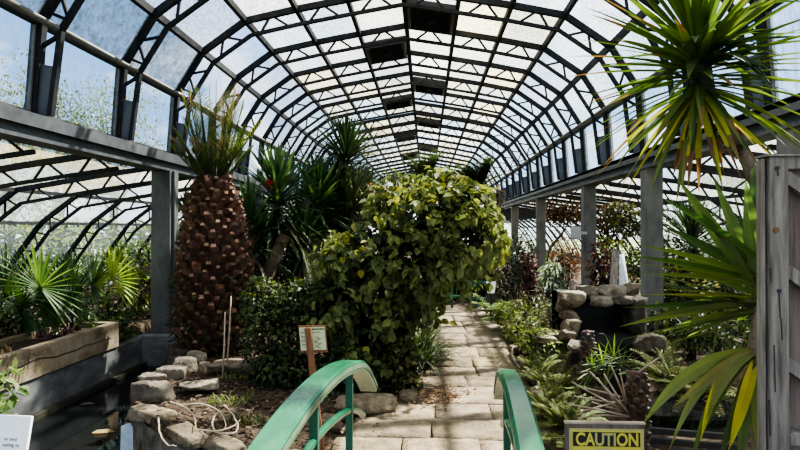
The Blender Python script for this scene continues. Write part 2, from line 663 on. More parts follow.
glz = MB()
for k in range(len(TRY) - 1):
    y0, y1 = TRY[k] + .03, TRY[k + 1] - .03
    for s in (-1, 1):
        for i in range(5):
            a, b = OUT[i], OUT[i + 1]
            ox = .06
            clear = (s < 0 and i in (3, 4) and 9.0 < y0 < 11.0) or (s < 0 and i == 4 and 10.5 < y0 < 14 and GR.random() < .5)
            col = pane_col(clear)
            if i >= 3 and not clear:
                col = (0.32 * GR.uniform(.85, 1.15), 0.385, 0.42, GR.uniform(.5, .75))
                if s < 0 and i == 4 and y0 < 9.5:
                    col = (0.27, 0.29, 0.28, .95)
            # lapped panes: two per bay
            q = [V((X0 + s * a[0], y0, a[1] + ox)), V((X0 + s * a[0], y1, a[1] + ox)), V((X0 + s * b[0], y1, b[1] + ox)), V((X0 + s * b[0], y0, b[1] + ox))]
            glz.quad(*q, col)
struct(glz.build('ceiling', ROOFGLASS), 'dirty glass roof panes over the nave')

wn = 1
for s, side in ((-1, 'left'), (1, 'right')):
    for k in range(len(TRY) - 1):
        y0, y1 = TRY[k] + .05, TRY[k + 1] - .05
        mb = MB()
        x = X0 + s * 4.13
        g = GR.uniform(.32, .48)
        mb.quad(V((x - s * .05, y0, 4.26)), V((x - s * .05, y1, 4.26)), V((x + s * .02, y1, 3.24)), V((x + s * .02, y0, 3.24)), (0.36, 0.46, 0.54, g))
        o = mb.build(f'window_{wn}', SIDEGLASS)
        struct(o, f'dirty upright pane above the {side} gutter beam')
        fr = MB()
        for yy in (y0, y1):
            fr.bar((x - s * .06, yy, 4.26), (x + s * .01, yy, 3.24), .035, .03)
        fr.build('window_frame', PIPE, o)
        wn += 1

ag = MB()
for s in (-1, 1):
    for k in range(len(TRY) - 1):
        y0, y1 = TRY[k] + .03, TRY[k + 1] - .03
        for i in range(5):
            a, b = AOUT[i], AOUT[i + 1]
            c = pane_col()
            if i >= 2:
                c = (0.5, 0.57, 0.54, GR.uniform(.3, .5))
            else:
                c = (c[0] * .62, c[1] * .59, c[2] * .55, c[3] * .98)
            ag.quad(V((X0 + s * a[0], y0, a[1] + .05)), V((X0 + s * a[0], y1, a[1] + .05)), V((X0 + s * b[0], y1, b[1] + .05)), V((X0 + s * b[0], y0, b[1] + .05)), c)
struct(ag.build('ceiling_aisles', ROOFGLASS), 'dirty glass panes over both aisles')

# far gable
eg = MB()
ef = MB()
prof = [(X0 - p[0], p[1]) for p in reversed(OUT)] + [(X0 + p[0], p[1]) for p in OUT[1:]]
n = len(eg.v)
eg.v += [V((x, YEND + .1, z)) for x, z in prof] + [V((X0 + 4.1, YEND + .1, 0)), V((X0 - 4.1, YEND + .1, 0))]
eg.face(tuple(range(n, len(eg.v))), (0.85, 0.88, 0.86, 0.9))
for s in (-1, 1):
    n = len(eg.v)
    eg.v += [V((X0 + s * x, YEND + .1, z)) for x, z in AOUT] + [V((X0 + s * 8.75, YEND + .1, 0)), V((X0 + s * 4.15, YEND + .1, 0))]
    eg.face(tuple(range(n, len(eg.v))), (0.8, 0.86, 0.82, 0.7))
o = struct(eg.build('wall_back', ROOFGLASS), 'glazed far gable end')
for x in [X0 + d for d in (-3.6, -2.7, -1.8, -.9, 0, .9, 1.8, 2.7, 3.6)]:
    top = 6.1 - abs(x - X0) * .17 - max(0, abs(x - X0) - 2.8) * .55
    ef.box((x - .03, YEND + .05, 0), (x + .03, YEND + .12, top))
for z in (1.0, 2.2, 3.4, 4.5):
    ef.box((X0 - 4.1 if z < 4.4 else X0 - 3.8, YEND + .05, z - .03), (X0 + 4.1 if z < 4.4 else X0 + 3.8, YEND + .12, z + .03))
ef.build('wall_frame', DARKSTEEL, o)

# ridge ventilators: dark opened boxes beside the ridge, alternating sides
def ridge_vent(y0, s, label):
    y1 = y0 + 1.15
    t = thing('ridge_ventilator', (X0 + s * .5, y0 + .6, 5.85), label, 'roof ventilator', 'dark ventilators beside the roof ridge')
    fr, bk, sl = MB(), MB(), MB()
    def pt(u, y, dz=0):
        p = lerp2(OUT[0], OUT[1], u)
        return V((X0 + s * p[0], y, p[1] + dz))
    for u in (.08, .92):
        fr.bar(pt(u, y0, -.07), pt(u, y1, -.07), .06, .14)
    for y in (y0, y1):
        fr.bar(pt(.05, y, -.07), pt(.95, y, -.07), .06, .14)
    bk.bar(pt(.5, y0, -.03), pt(.5, y1, -.03), .86, .03, V((s * .16, 0, .98)))
    for k in range(3):
        y = y0 + .22 + k * .34
        sl.bar(pt(.15, y, -.09), pt(.85, y, -.09), .16, .03, V((0, .5, .85)))
    sl.tube([pt(.5, y0 + .5, -.2), pt(.5, y0 + .5, -.06)], .08, 10)
    fr.build('frame', BLACKMETAL, t)
    bk.build('cover', BLACKMETAL, t)
    sl.build('louvre', DARKSTEEL, t)


VL = ['nearest dark ridge ventilator, right of the roof ridge at the top of the photo', 'dark ridge ventilator left of the ridge, second from the camera', 'third dark ridge ventilator from the camera, right of the ridge',
      'fourth dark ridge ventilator from the camera, left of the ridge', 'fifth dark ridge ventilator from the camera, right of the ridge', 'sixth dark ridge ventilator from the camera, left of the ridge',
      'seventh dark ridge ventilator from the camera, right of the ridge', 'eighth dark ridge ventilator from the camera, left of the ridge', 'farthest dark ridge ventilator, right of the ridge']
vi = 0
for y0, s in ((10.15, 1), (12.1, -1), (15.35, 1), (17.3, -1), (20.8, 1), (24.2, -1), (27.8, 1), (30.0, -1), (35.0, 1)):
    ridge_vent(y0, s, VL[vi])
    vi += 1

# ------------------------------------------------------------------ ground, pond, path
def pip(x, y, poly):
    ins = False
    j = len(poly) - 1
    for i in range(len(poly)):
        xi, yi = poly[i]
        xj, yj = poly[j]
        if (yi > y) != (yj > y) and x < (xj - xi) * (y - yi) / (yj - yi) + xi:
            ins = not ins
        j = i
    return ins


BEDEDGE = [(-3.8, 9.05)] + [(PZ(x, y, 0).x, PZ(x, y, 0).y) for x, y in ((167, 358), (161, 374), (144, 383), (137, 396), (134, 412), (150, 427), (172, 441), (205, 452))] + [(-1.3, 4.5), (-0.95, 4.3), (-0.8, 4.15)]
POND = [(-4.7, -3.0), (-4.7, 9.25), (-3.9, 9.25)] + BEDEDGE + [(.68, 4.12), (.68, 1.1), (-.75, 1.1), (-.75, 1.75), (-2.0, 1.75), (-2.0, -3.0)]
POOL = [(2.05, 5.25), (2.05, 7.7), (4.2, 7.7), (4.2, 5.25)]


def gh(x, y):
    if pip(x, y, POND) or pip(x, y, POOL):
        return -1.0
    z = 0.0
    if x < -4.8:
        z = 0.25
    elif x < -0.9 and y > 4.3:
        t = max(0, min(1, (-0.9 - x) / .8))
        z = .05 * t + .07 * t * noise.noise(V((x * 1.3, y * 1.3, 0)))
        if y > 9:
            z += .1 * min(1, (y - 9) / 2)
    elif x > 1.4:
        z = .05 * min(1, (x - 1.4) / .5)
    z += .02 * noise.noise(V((x * 4, y * 4, 2)))
    if -0.95 < x < 1.6 and y < 13:
        z -= .05
    return z


mb = MB()
xs = [-9.0 + .12 * i for i in range(148)]
ys = [-6.0 + .12 * i for i in range(240)] + [23 + 1.0 * i for i in range(25)]
W = len(xs)
for y in ys:
    for x in xs:
        mb.v.append(V((x, y, gh(x, y))))
for j in range(len(ys) - 1):
    for i in range(W - 1):
        a = j * W + i
        mb.face((a, a + 1, a + W + 1, a + W))
struct(mb.build('floor', MULCH, smooth=True), 'brown mulch and soil of the planting beds')

mb = MB()
mb.quad(V((-4.75, -3, -.35)), V((.8, -3, -.35)), V((.8, 9.3, -.35)), V((-4.75, 9.3, -.35)))
mb.quad(V((2.0, 5.1, -.3)), V((4.3, 5.1, -.3)), V((4.3, 7.9, -.3)), V((2.0, 7.9, -.3)))
struct(mb.build('water', WATER), 'dark still pond water')

mb = MB()
mb.quad(V((-70, -40, -.35)), V((-9.2, -40, -.35)), V((-9.2, 120, -.35)), V((-70, 120, -.35)))
mb.quad(V((8.55, -40, -.35)), V((70, -40, -.35)), V((70, 120, -.35)), V((8.55, 120, -.35)))
struct(mb.build('ground_outside', OUTGRASS), 'grass outside the greenhouse')

# paved path
PR = random.Random(21)


def edge(y, tab):
    for (ya, xa), (yb, xb) in zip(tab, tab[1:]):
        if y <= yb:
            t = max(0, (y - ya) / (yb - ya))
            return xa + (xb - xa) * t
    return tab[-1][1]


LE = [(4.0, -.92), (4.8, -.86), (5.6, -.72), (6.3, -.45), (7.0, -.2), (9.0, -.08), (11.7, .06), (13.5, .2)]
RE = [(4.0, 1.12), (5.6, 1.2), (7.0, 1.28), (8.8, 1.38), (11.7, 1.5), (13.5, 1.55)]
bm = bmesh.new()
cl = bm.loops.layers.float_color.new('Col')
y = 4.08
row = 0
while y < 13.2:
    dy = PR.choice((.5, .56, .62, .48, .66)) * (1 if y < 9 else 1.15)
    x0, x1 = edge(y + dy / 2, LE) + PR.uniform(-.08, .08), edge(y + dy / 2, RE) + PR.uniform(-.08, .08)
    cuts = [x0]
    while cuts[-1] < x1 - .5:
        cuts.append(min(x1, cuts[-1] + PR.uniform(.45, .95)))
    if cuts[-1] < x1:
        cuts[-1] = x1
    for a, b in zip(cuts, cuts[1:]):
        g = .007
        zt = PR.uniform(-.006, .008)
        sk = PR.uniform(-.03, .03)
        nx, ny = max(2, int((b - a) / .09)), max(2, int(dy / .09))
        grid = []
        for j in range(ny + 1):
            rw = []
            for i in range(nx + 1):
                u, w = i / nx, j / ny
                px = a + g + (b - a - 2 * g) * u + sk * (w - .5) + .012 * noise.noise(V((a * 3, y * 5 + w * 4, u)))
                py = y + g + (dy - 2 * g) * w + .035 * noise.noise(V((px * 3, row * 7.1, 3)))
                ed = min(u, 1 - u, w, 1 - w)
                z = zt + .008 * noise.noise(V((px * 7, py * 7, 1))) + .006 * noise.noise(V((px * 17, py * 17, 4))) - (.012 if ed < .01 else 0)
                rw.append(bm.verts.new((px, py, z)))
            grid.append(rw)
        k = PR.uniform(.75, 1.2)
        tint = (k, k * PR.uniform(.95, 1.0), k * PR.uniform(.86, 1.0), 1)
        fs = []
        for j in range(ny):
            for i in range(nx):
                fs.append(bm.faces.new((grid[j][i], grid[j][i + 1], grid[j + 1][i + 1], grid[j + 1][i])))
        rim = [grid[0][i] for i in range(nx + 1)] + [grid[j][nx] for j in range(1, ny + 1)] + [grid[ny][i] for i in range(nx - 1, -1, -1)] + [grid[j][0] for j in range(ny - 1, 0, -1)]
        low = [bm.verts.new((v.co.x, v.co.y, -.07)) for v in rim]
        for i in range(len(rim)):
            j = (i + 1) % len(rim)
            fs.append(bm.faces.new((rim[i], low[i], low[j], rim[j])))
        for f in fs:
            f.smooth = True
            for l in f.loops:
                l[cl] = tint
    y += dy
    row += 1
me = bpy.data.meshes.new('floor_path')
bm.to_mesh(me)
bm.free()
me.materials.append(PAVER)
o = bpy.data.objects.new('floor_path', me)
C.objects.link(o)
struct(o, 'sandstone paving slabs of the garden path')

# pond walls
mb = MB()
mb.box((-4.95, -3.0, -1.2), (-4.66, 9.4, 0.11))
struct(mb.build('wall_pond_side', WETCONC), 'dark stained concrete pond wall under the planter trough')
mb = MB()
mb.box((-4.66, 9.0, -1.2), (-3.75, 9.28, 0.14))
struct(mb.build('wall_pond_back', WETCONC), 'dark concrete wall closing the far end of the pond')
# algae ledge at the waterline
mb = MB()
mb.box((-4.66, -3, -1), (-4.57, 9.0, -.29))
struct(mb.build('trim_3', mottled('algae_ledge', [(0.014, 0.014, 0.009), (0.04, 0.037, 0.024)], 6, .7, .3, 30)))

# bed retaining wall below the cap stones
mb = MB()
pts = BEDEDGE
rows = 5
nn = []
for j in range(rows + 1):
    z = -1.0 + j / rows * 1.02
    for i, (x, yv) in enumerate(pts):
        nn.append(len(mb.v))
        b = .05 * noise.noise(V((x * 3, yv * 3, z * 4)))
        mb.v.append(V((x - .05 - b + (j / rows) * .05, yv - .04 + b, z)))
for j in range(rows):
    for i in range(len(pts) - 1):
        a = j * len(pts) + i
        mb.face((nn[a], nn[a + 1], nn[a + len(pts) + 1], nn[a + len(pts)]))
WALLSTONE = mottled('wet_wall_stone', [(0.04, 0.036, 0.03), (0.13, 0.115, 0.09), (0.26, 0.225, 0.17)], 5, .85, .9, 14, 0.15)
struct(mb.build('wall_bed', WALLSTONE, smooth=True), 'stone retaining wall of the raised bed rising from the water')
mb = MB()
mb.box((-.95, 3.85, -1.1), (1.3, 4.15, -.06))
struct(mb.build('wall_abutment', WALLSTONE), 'stone abutment where the path meets the bridge')


# ------------------------------------------------------------------ stones
def rock_mesh(name, dims, seed, blocky=0.5, rough=0.12, sub=4, cut=(.74, 1.02)):
    r = random.Random(seed)
    bm = bmesh.new()
    bmesh.ops.create_icosphere(bm, subdivisions=sub, radius=1.0)
    off = V((seed * 7.3, seed * 3.1, seed * 1.7))
    planes = []
    for i in range(9):
        n = rdir(r)
        planes.append((n, r.uniform(*cut)))
    for v in bm.verts:
        p = v.co.normalized()
        m = max(abs(p.x), abs(p.y), abs(p.z))
        q = p.lerp(p / m, min(1, blocky + .3))
        for n, k in planes:
            e = q.dot(n) - k
            if e > 0:
                q = q - n * e * .93
        k = 1 + rough * .9 * noise.noise(q * 1.2 + off) + rough * .5 * noise.noise(q * 3.5 + off) + rough * .22 * noise.noise(q * 9 + off)
        q = q * k
        v.co = V((q.x * dims[0] / 2, q.y * dims[1] / 2, q.z * dims[2] / 2))
    me = bpy.data.meshes.new(name)
    bm.to_mesh(me)
    bm.free()
    me.polygons.foreach_set('use_smooth', [True] * len(me.polygons))
    me.materials.append(STONE)
    return me


_seed = [1]


def rock(name, loc, dims, label, cat='stone', group=None, rz=0.0, tint=(1, 1, 1), blocky=.55, rough=.12, tilt=0.0, cut=(.74, 1.02)):
    _seed[0] += 1
    me = rock_mesh(name, dims, _seed[0], blocky, rough, 4, cut)
    at = me.attributes.new('Col', 'FLOAT_COLOR', 'CORNER')
    at.data.foreach_set('color', list((*tint, 1)) * len(me.loops))
    o = bpy.data.objects.new(name, me)
    C.objects.link(o)
    o.location = loc
    o.rotation_euler = (tilt, tilt * .6, rz)
    return tag(o, label, cat, group)


G1 = 'stones edging the raised bed beside the pond'
bedstones = [
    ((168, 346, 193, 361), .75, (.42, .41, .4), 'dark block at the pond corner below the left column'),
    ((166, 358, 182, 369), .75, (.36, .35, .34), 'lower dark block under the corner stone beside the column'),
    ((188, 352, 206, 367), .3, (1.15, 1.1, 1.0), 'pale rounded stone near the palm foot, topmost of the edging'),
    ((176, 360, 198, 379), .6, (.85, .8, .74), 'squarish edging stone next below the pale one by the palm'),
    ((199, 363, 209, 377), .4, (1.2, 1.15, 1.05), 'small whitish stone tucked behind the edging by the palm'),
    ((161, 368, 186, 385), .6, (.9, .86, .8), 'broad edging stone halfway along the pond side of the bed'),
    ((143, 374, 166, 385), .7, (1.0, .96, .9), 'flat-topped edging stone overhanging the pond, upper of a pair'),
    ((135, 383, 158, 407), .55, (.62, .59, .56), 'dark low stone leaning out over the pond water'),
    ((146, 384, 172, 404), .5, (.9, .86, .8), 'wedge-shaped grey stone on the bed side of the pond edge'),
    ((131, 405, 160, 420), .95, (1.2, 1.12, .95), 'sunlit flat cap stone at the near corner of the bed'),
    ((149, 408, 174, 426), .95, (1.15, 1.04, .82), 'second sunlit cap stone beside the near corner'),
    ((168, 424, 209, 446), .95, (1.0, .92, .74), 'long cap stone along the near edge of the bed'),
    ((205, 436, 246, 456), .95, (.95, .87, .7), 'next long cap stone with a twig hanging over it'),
]
for k, ((xa, ya, xb, yb), blk, tint, lab) in enumerate(bedstones):
    c = PZ((xa + xb) / 2, (ya + yb) / 2, .07)
    u = c.y / FPX
    hgt = (yb - ya) * u * 1.3
    w = (xb - xa) * u * (1.15 if k < 9 else 1.22)
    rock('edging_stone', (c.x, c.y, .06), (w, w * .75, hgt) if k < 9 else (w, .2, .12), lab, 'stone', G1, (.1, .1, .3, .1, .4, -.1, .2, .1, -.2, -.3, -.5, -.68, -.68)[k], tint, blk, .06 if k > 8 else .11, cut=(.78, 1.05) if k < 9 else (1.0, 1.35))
rock('edging_stone', (-1.12, 4.5, -.02), (.6, .36, .18), 'last cap stone before the green handrail', 'stone', G1, -.6, (.85, .77, .62), .9, .06, cut=(1.0, 1.35))
c = PZ(199, 385, .12)
rock('flat_stone', c, (.42, .34, .1), 'pale flat stone slab lying on the mulch in the bed', 'stone', None, .3, (1.4, 1.35, 1.2), .8, .08, -.1)
c = PZ(236, 366, .15)
rock('flat_stone', c, (.6, .5, .14), 'pale stone slab behind the thin stakes at the palm foot', 'stone', None, .1, (1.0, .9, .76), .8, .08)
rock('bed_boulder', (-1.55, 7.2, .12), (.5, .4, .35), 'grey rock half hidden behind the wooden sign post', 'stone', None, .1, (.9, .86, .8), .4, .18)
rock('path_boulder', (-.62, 5.85, .06), (.62, .3, .2), 'long pale rock lying along the left path edge', 'stone', None, .35, (.95, .85, .7), .4, .2)
rock('path_boulder', (-.2, 6.25, .04), (.2, .2, .14), 'small rock at the end of the long pale path rock', 'stone', None, .1, (.7, .62, .52), .4, .15)
rock('path_boulder', (-.95, 5.35, .03), (.3, .22, .16), 'small brown rock between the bed and the path slabs', 'stone', None, .3, (.7, .6, .5), .4, .2)
G2 = 'stones edging the right side of the path'
for px, py, dims, rz, lab in ((545, 395, (.3, .5, .14), .2, 'flat pale stone beside the path just beyond the right handrail'), (536, 378, (.26, .5, .14), .1, 'second flat stone along the right path edge'),
                              (524, 362, (.2, .42, .12), .1, 'third flat stone beside the pale hose loop'), (563, 440, (.36, .3, .14), .4, 'tan stone beneath the left corner of the caution sign'),
                              (516, 349, (.18, .4, .12), .1, 'fourth flat stone along the right path edge')):
    p = PZ(px, py, .02)
    rock('edging_stone', (p.x, p.y, .02), dims, lab, 'stone', G2, rz, (1.0, .92, .76), .6, .12)

# waterfall rockwork on the right, a liner-backed wall topped with stones
YW = 7.9


def wf(px, py, Y, dims, lab, tint, rz=0, blocky=.6):
    p = PY(px, py, Y)
    dims = tuple(k * .8 for k in dims) if py < 312 else dims
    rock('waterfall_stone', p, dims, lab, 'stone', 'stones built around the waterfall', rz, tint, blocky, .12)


mb = MB()
# black liner wall, folded cascade face
p0, p1 = PY(568, 303, YW), PY(643, 303, YW)
xs_ = [p0.x + (p1.x - p0.x) * i / 16 for i in range(17)]
zs_ = [-.6, -.2, .25, .45, .47, .7, .92, 1.02]
yo_ = [-.15, -.15, -.1, -.06, .22, .25, .28, .3]
for z, yo in zip(zs_, yo_):
    for x in xs_:
        mb.v.append(V((x, YW + yo + .08 * noise.noise(V((x * 3, z * 5, 1))), z)))
for j in range(7):
    for i in range(16):
        a = j * 17 + i
        mb.face((a, a + 1, a + 18, a + 17))
n = len(mb.v)
mb.v += [V((p0.x, YW + .3, 1.0)), V((p1.x, YW + .3, 1.0)), V((p1.x, YW + 1.0, .95)), V((p0.x, YW + 1.0, .95)), V((p1.x, YW + 1, -.5)), V((p0.x, YW + 1, -.5))]
mb.face((n, n + 1, n + 2, n + 3))
mb.face((n + 3, n + 2, n + 4, n + 5))
o = mb.build('waterfall_liner', BLACKLINER, smooth=True)
tag(o, 'black liner-faced waterfall wall under the row of stones', 'waterfall')
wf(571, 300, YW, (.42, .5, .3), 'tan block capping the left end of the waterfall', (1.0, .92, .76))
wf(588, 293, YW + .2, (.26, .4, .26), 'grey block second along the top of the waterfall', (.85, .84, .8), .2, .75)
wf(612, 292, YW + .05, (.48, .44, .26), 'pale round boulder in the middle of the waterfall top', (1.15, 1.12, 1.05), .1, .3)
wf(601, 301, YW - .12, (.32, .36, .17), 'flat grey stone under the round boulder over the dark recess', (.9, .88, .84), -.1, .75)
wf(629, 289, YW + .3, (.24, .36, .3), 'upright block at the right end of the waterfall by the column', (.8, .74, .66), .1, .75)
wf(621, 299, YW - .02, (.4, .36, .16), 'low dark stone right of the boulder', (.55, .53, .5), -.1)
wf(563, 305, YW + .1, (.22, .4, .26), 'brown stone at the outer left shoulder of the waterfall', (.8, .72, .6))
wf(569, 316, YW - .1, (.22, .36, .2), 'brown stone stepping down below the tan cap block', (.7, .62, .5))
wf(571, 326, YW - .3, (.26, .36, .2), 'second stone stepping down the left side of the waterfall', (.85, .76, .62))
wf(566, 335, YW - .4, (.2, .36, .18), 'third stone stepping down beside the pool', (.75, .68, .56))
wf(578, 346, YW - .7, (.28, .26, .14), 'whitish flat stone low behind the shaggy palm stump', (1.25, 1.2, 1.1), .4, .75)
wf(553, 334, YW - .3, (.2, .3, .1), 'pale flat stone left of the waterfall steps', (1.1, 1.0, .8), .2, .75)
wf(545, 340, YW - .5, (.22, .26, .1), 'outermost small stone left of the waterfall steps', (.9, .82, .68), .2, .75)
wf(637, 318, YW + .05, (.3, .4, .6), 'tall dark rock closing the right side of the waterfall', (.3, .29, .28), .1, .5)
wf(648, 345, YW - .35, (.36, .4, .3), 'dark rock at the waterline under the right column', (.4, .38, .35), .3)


# ------------------------------------------------------------------ plant makers
def axis_dirs(axis):
    a = V(axis).normalized()
    s = a.cross(V((0, 1, 0.13))).normalized()
    return a, s, a.cross(s)


def rosette(mb, c, n, L, w, axis=(0, 0, 1), th0=.1, th1=1.9, d0=.15, d1=.9, cols=((.06, .1, .03),), old=None, stem=.25, segs=5, tip=None, fold=.3, jl=.18, oldfrom=.75, edge=None):
    a, s, u = axis_dirs(axis)
    for i in range(n):
        t = i / max(1, n - 1)
        th = th0 + (th1 - th0) * t ** .85 + RND.uniform(-.1, .1)
        ph = i * 2.39996 + RND.uniform(-.15, .15)
        d = a * math.cos(th) + (s * math.cos(ph) + u * math.sin(ph)) * math.sin(th)
        base = V(c) - a * (stem * t) + d * .02
        col = pick(old) if old and t > oldfrom and RND.random() < .65 else pick(cols)
        mb.sword(base, d, L * (1 - jl * RND.random()) * (.75 + .25 * min(1, t * 4)), w * RND.uniform(.85, 1.1), d0 + (d1 - d0) * t * RND.uniform(.7, 1.3), col, segs, fold,
                 tip if tip and RND.random() < .4 else None, edge=jit(edge, .1) if edge else None)


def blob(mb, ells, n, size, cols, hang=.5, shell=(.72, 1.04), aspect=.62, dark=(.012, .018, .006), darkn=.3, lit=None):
    wts = [e[1][0] * e[1][2] + e[1][1] * e[1][0] for e in ells]
    made = 0
    tries = 0
    while made < n and tries < n * 8:
        tries += 1
        c, r = RND.choices(ells, wts)[0]
        d = rdir()
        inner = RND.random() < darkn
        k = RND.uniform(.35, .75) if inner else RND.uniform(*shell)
        k *= 1 + .14 * noise.noise(d * 2.3 + V(c) * 3)
        p = V((c[0] + d.x * r[0] * k, c[1] + d.y * r[1] * k, c[2] + d.z * r[2] * k))
        if p.z < .02:
            continue
        if not inner and any((((p.x - e[0][0]) / e[1][0]) ** 2 + ((p.y - e[0][1]) / e[1][1]) ** 2 + ((p.z - e[0][2]) / e[1][2]) ** 2) < .5 for e in ells):
            continue
        out = V((d.x / r[0], d.y / r[1], d.z / r[2])).normalized()
        ld = (out * RND.uniform(.2, .8) + rdir() * .7 + V((0, 0, -hang))).normalized()
        nr = (out + V((0, 0, .7)) + rdir() * .45).normalized()
        sz = size * RND.uniform(.55, 1.25)
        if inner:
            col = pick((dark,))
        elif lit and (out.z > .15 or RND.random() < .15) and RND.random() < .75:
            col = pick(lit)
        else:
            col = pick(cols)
        mb.leaf(p, ld, nr, sz, sz * aspect * RND.uniform(.8, 1.15), col)
        made += 1


def sprays(mb, ells, nclump, per, size, cols, lit, aspect=.72, reach=.32):
    wts = [e[1][0] * e[1][2] + e[1][1] * e[1][0] for e in ells]
    made = 0
    while made < nclump:
        c, r = RND.choices(ells, wts)[0]
        d = rdir()
        p = V((c[0] + d.x * r[0] * .92, c[1] + d.y * r[1] * .92, c[2] + d.z * r[2] * .92))
        if p.z < .1 or any((((p.x - e[0][0]) / e[1][0]) ** 2 + ((p.y - e[0][1]) / e[1][1]) ** 2 + ((p.z - e[0][2]) / e[1][2]) ** 2) < .6 for e in ells):
            continue
        made += 1
        out = V((d.x / r[0], d.y / r[1], d.z / r[2])).normalized()
        dd = (out + V((0, 0, .35)) + rdir() * .5).normalized()
        L = reach * RND.uniform(.5, 1.3)
        tone = RND.random()
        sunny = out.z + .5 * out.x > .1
        for k in range(per):
            t = k / per
            pos = p + dd * (L * t) + V((0, 0, -.55 * L * t * t)) + rdir() * .05
            ld = (dd * (1 - t) * .4 + rdir() * .75 + V((0, 0, -.55))).normalized()
            nr = (out * .5 + V((0, 0, .7)) + rdir() * .7).normalized()
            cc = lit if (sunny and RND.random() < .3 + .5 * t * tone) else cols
            sz = size * RND.uniform(.55, 1.2)
            mb.leaf(pos, ld, nr, sz, sz * aspect * RND.uniform(.8, 1.15), pick(cc), RND.uniform(.05, .3))


def stems(ells, base, n=5, r=.02):
    mb = MB()
    b = V(base)
    for i in range(n):
        c, rr = ells[i % len(ells)]
        p1 = V(c) + rdir() * .3 * min(rr)
        m = b.lerp(p1, .5) + rdir() * .08
        o = b + V((RND.uniform(-.1, .1), RND.uniform(-.1, .1), 0))
        mb.tube([o, m, p1], [r, r * .8, r * .4], 6)
    return mb


def shrub(name, label, cat, ells, base, n, size, cols, group=None, hang=.4, lit=None, mat=None, aspect=.62, nst=5, r=.02, dark=(.012, .018, .006), darkn=.3, bark=None):
    t = thing(name, base, label, cat, group)
    mb = MB()
    blob(mb, ells, n, size, cols, hang, dark=dark, darkn=darkn, lit=lit, aspect=aspect)
    mb.build('foliage', mat or LEAF, t)
    stems(ells, base, nst, r).build('stem', bark or BARK, t, True)
    return t


def fern(name, base, n, L, cols, label, group=None, el=(.35, 1.1), leaflet=.1, up=None, mat=None, droop=1.0, cat='fern', pairs=16, spread=(0, 2 * PI), width=.022):
    t = thing(name, base, label, cat, group)
    ra, lf = MB(), MB()
    for i in range(n):
        ph = spread[0] + (spread[1] - spread[0]) * ((i * .618) % 1) + RND.uniform(-.1, .1)
        e = RND.uniform(*el)
        frond(ra, lf, V(base), V((math.cos(ph) * math.cos(e), math.sin(ph) * math.cos(e), math.sin(e))), L * RND.uniform(.75, 1.1), pairs, leaflet, cols, droop, width)
    lf.build('frond', mat or LEAF, t)
    ra.build('stalk', mat or LEAF, t)
    return t


def frond(ra, lf, base, d, L, pairs, leaflet, cols, droop=.8, width=.022, tipcols=None, vee=.25, rr=.008, start=.12, racol=None, fwd=.55):
    pts = [V(base)]
    dd = V(d).normalized()
    dirs = [dd.copy()]
    n = 8
    for i in range(n):
        pts.append(pts[-1] + dd * (L / n))
        dd = (dd + V((0, 0, -droop / n))).normalized()
        dirs.append(dd.copy())
    ra.tube(pts, [rr * (1 - .8 * i / n) for i in range(n + 1)], 5, racol or pick(cols))
    for k in range(pairs):
        t = start + (1 - start) * (k + .5) / pairs
        x = t * n
        i = min(int(x), n - 1)
        p = pts[i].lerp(pts[i + 1], x - i)
        dr = dirs[i]
        s = dr.cross(V((0, 0, 1)))
        if s.length < .1:
            s = dr.cross(V((0, 1, .2)))
        s.normalize()
        u = s.cross(dr)
        ll = leaflet * (math.sin(PI * (.12 + .82 * t)) ** .7)
        for sg in (-1, 1):
            cc = pick(tipcols) if tipcols and t > .6 and RND.random() < .7 else pick(cols)
            dv = (s * sg + dr * fwd + u * vee + rdir() * .08).normalized()
            lf.sword(p, dv, ll * RND.uniform(.85, 1.1), width, .35, cc, 2, .2)


def fan_leaf(pt, lf, base, end, R, n, cols, nrm, w=.03, arc=4.4, droop=.3, bend=None):
    """palmate leaf: petiole base to end, blade of n segments around end"""
    base, end = V(base), V(end)
    mid = base.lerp(end, .5) + V((0, 0, .06))
    pt.tube([base, mid, end], [.012, .01, .007], 5, pick(cols))
    ax = ((end - mid).normalized() * .5 + V((0, 0, .8))).normalized()
    nr = V(nrm)
    nr = (nr - ax * nr.dot(ax)).normalized()
    s = ax.cross(nr)
    for i in range(n):
        a = -arc / 2 + arc * i / (n - 1)
        d = ax * math.cos(a) + s * math.sin(a)
        lf.sword(end, d + nr * .12, R * (.8 + .2 * math.cos(a * .5)) * RND.uniform(.92, 1.06), w, droop, pick(cols), 4, .35, basew=.35, peak=.55)


def fan_palm(name, base, leaves, label, cols, group=None, n=22, w=.032, cat='palm', mat=None):
    t = thing(name, base, label, cat, group)
    b = V(base)
    top = b + V((0, 0, .25))
    for end, R, nrm, *cc in leaves:
        pt, lf = MB(), MB()
        fan_leaf(pt, lf, top, end, R, n if not cc else 24, cc[0] if cc else cols, nrm, w if not cc else .05, droop=.3 if not cc else .1)
        o = lf.build('fan_leaf', mat or GLOSSLEAF, t)
        pt.build('leaf_stalk', GLOSSLEAF, o)
    tr = MB()
    tr.tube([b - V((0, 0, .1)), b + V((0, 0, .12)), top], [.06, .055, .04], 8)
    tr.build('trunk', BARK, t, True)
    return t


CAMDIR = V((0, -1, .15))

# ------------------------------------------------------------------ bridge
def rail_z(d, s=-1):
    e = abs(d - 2.5)
    z = 1.195 - .13 * e * e
    if e > .9:
        z -= .35 * (e - .9) ** 1.6
    return z - (.045 if s > 0 else 0)


def rail_x(s, d):
    return (-.7 if s < 0 else .215) + .077 * d


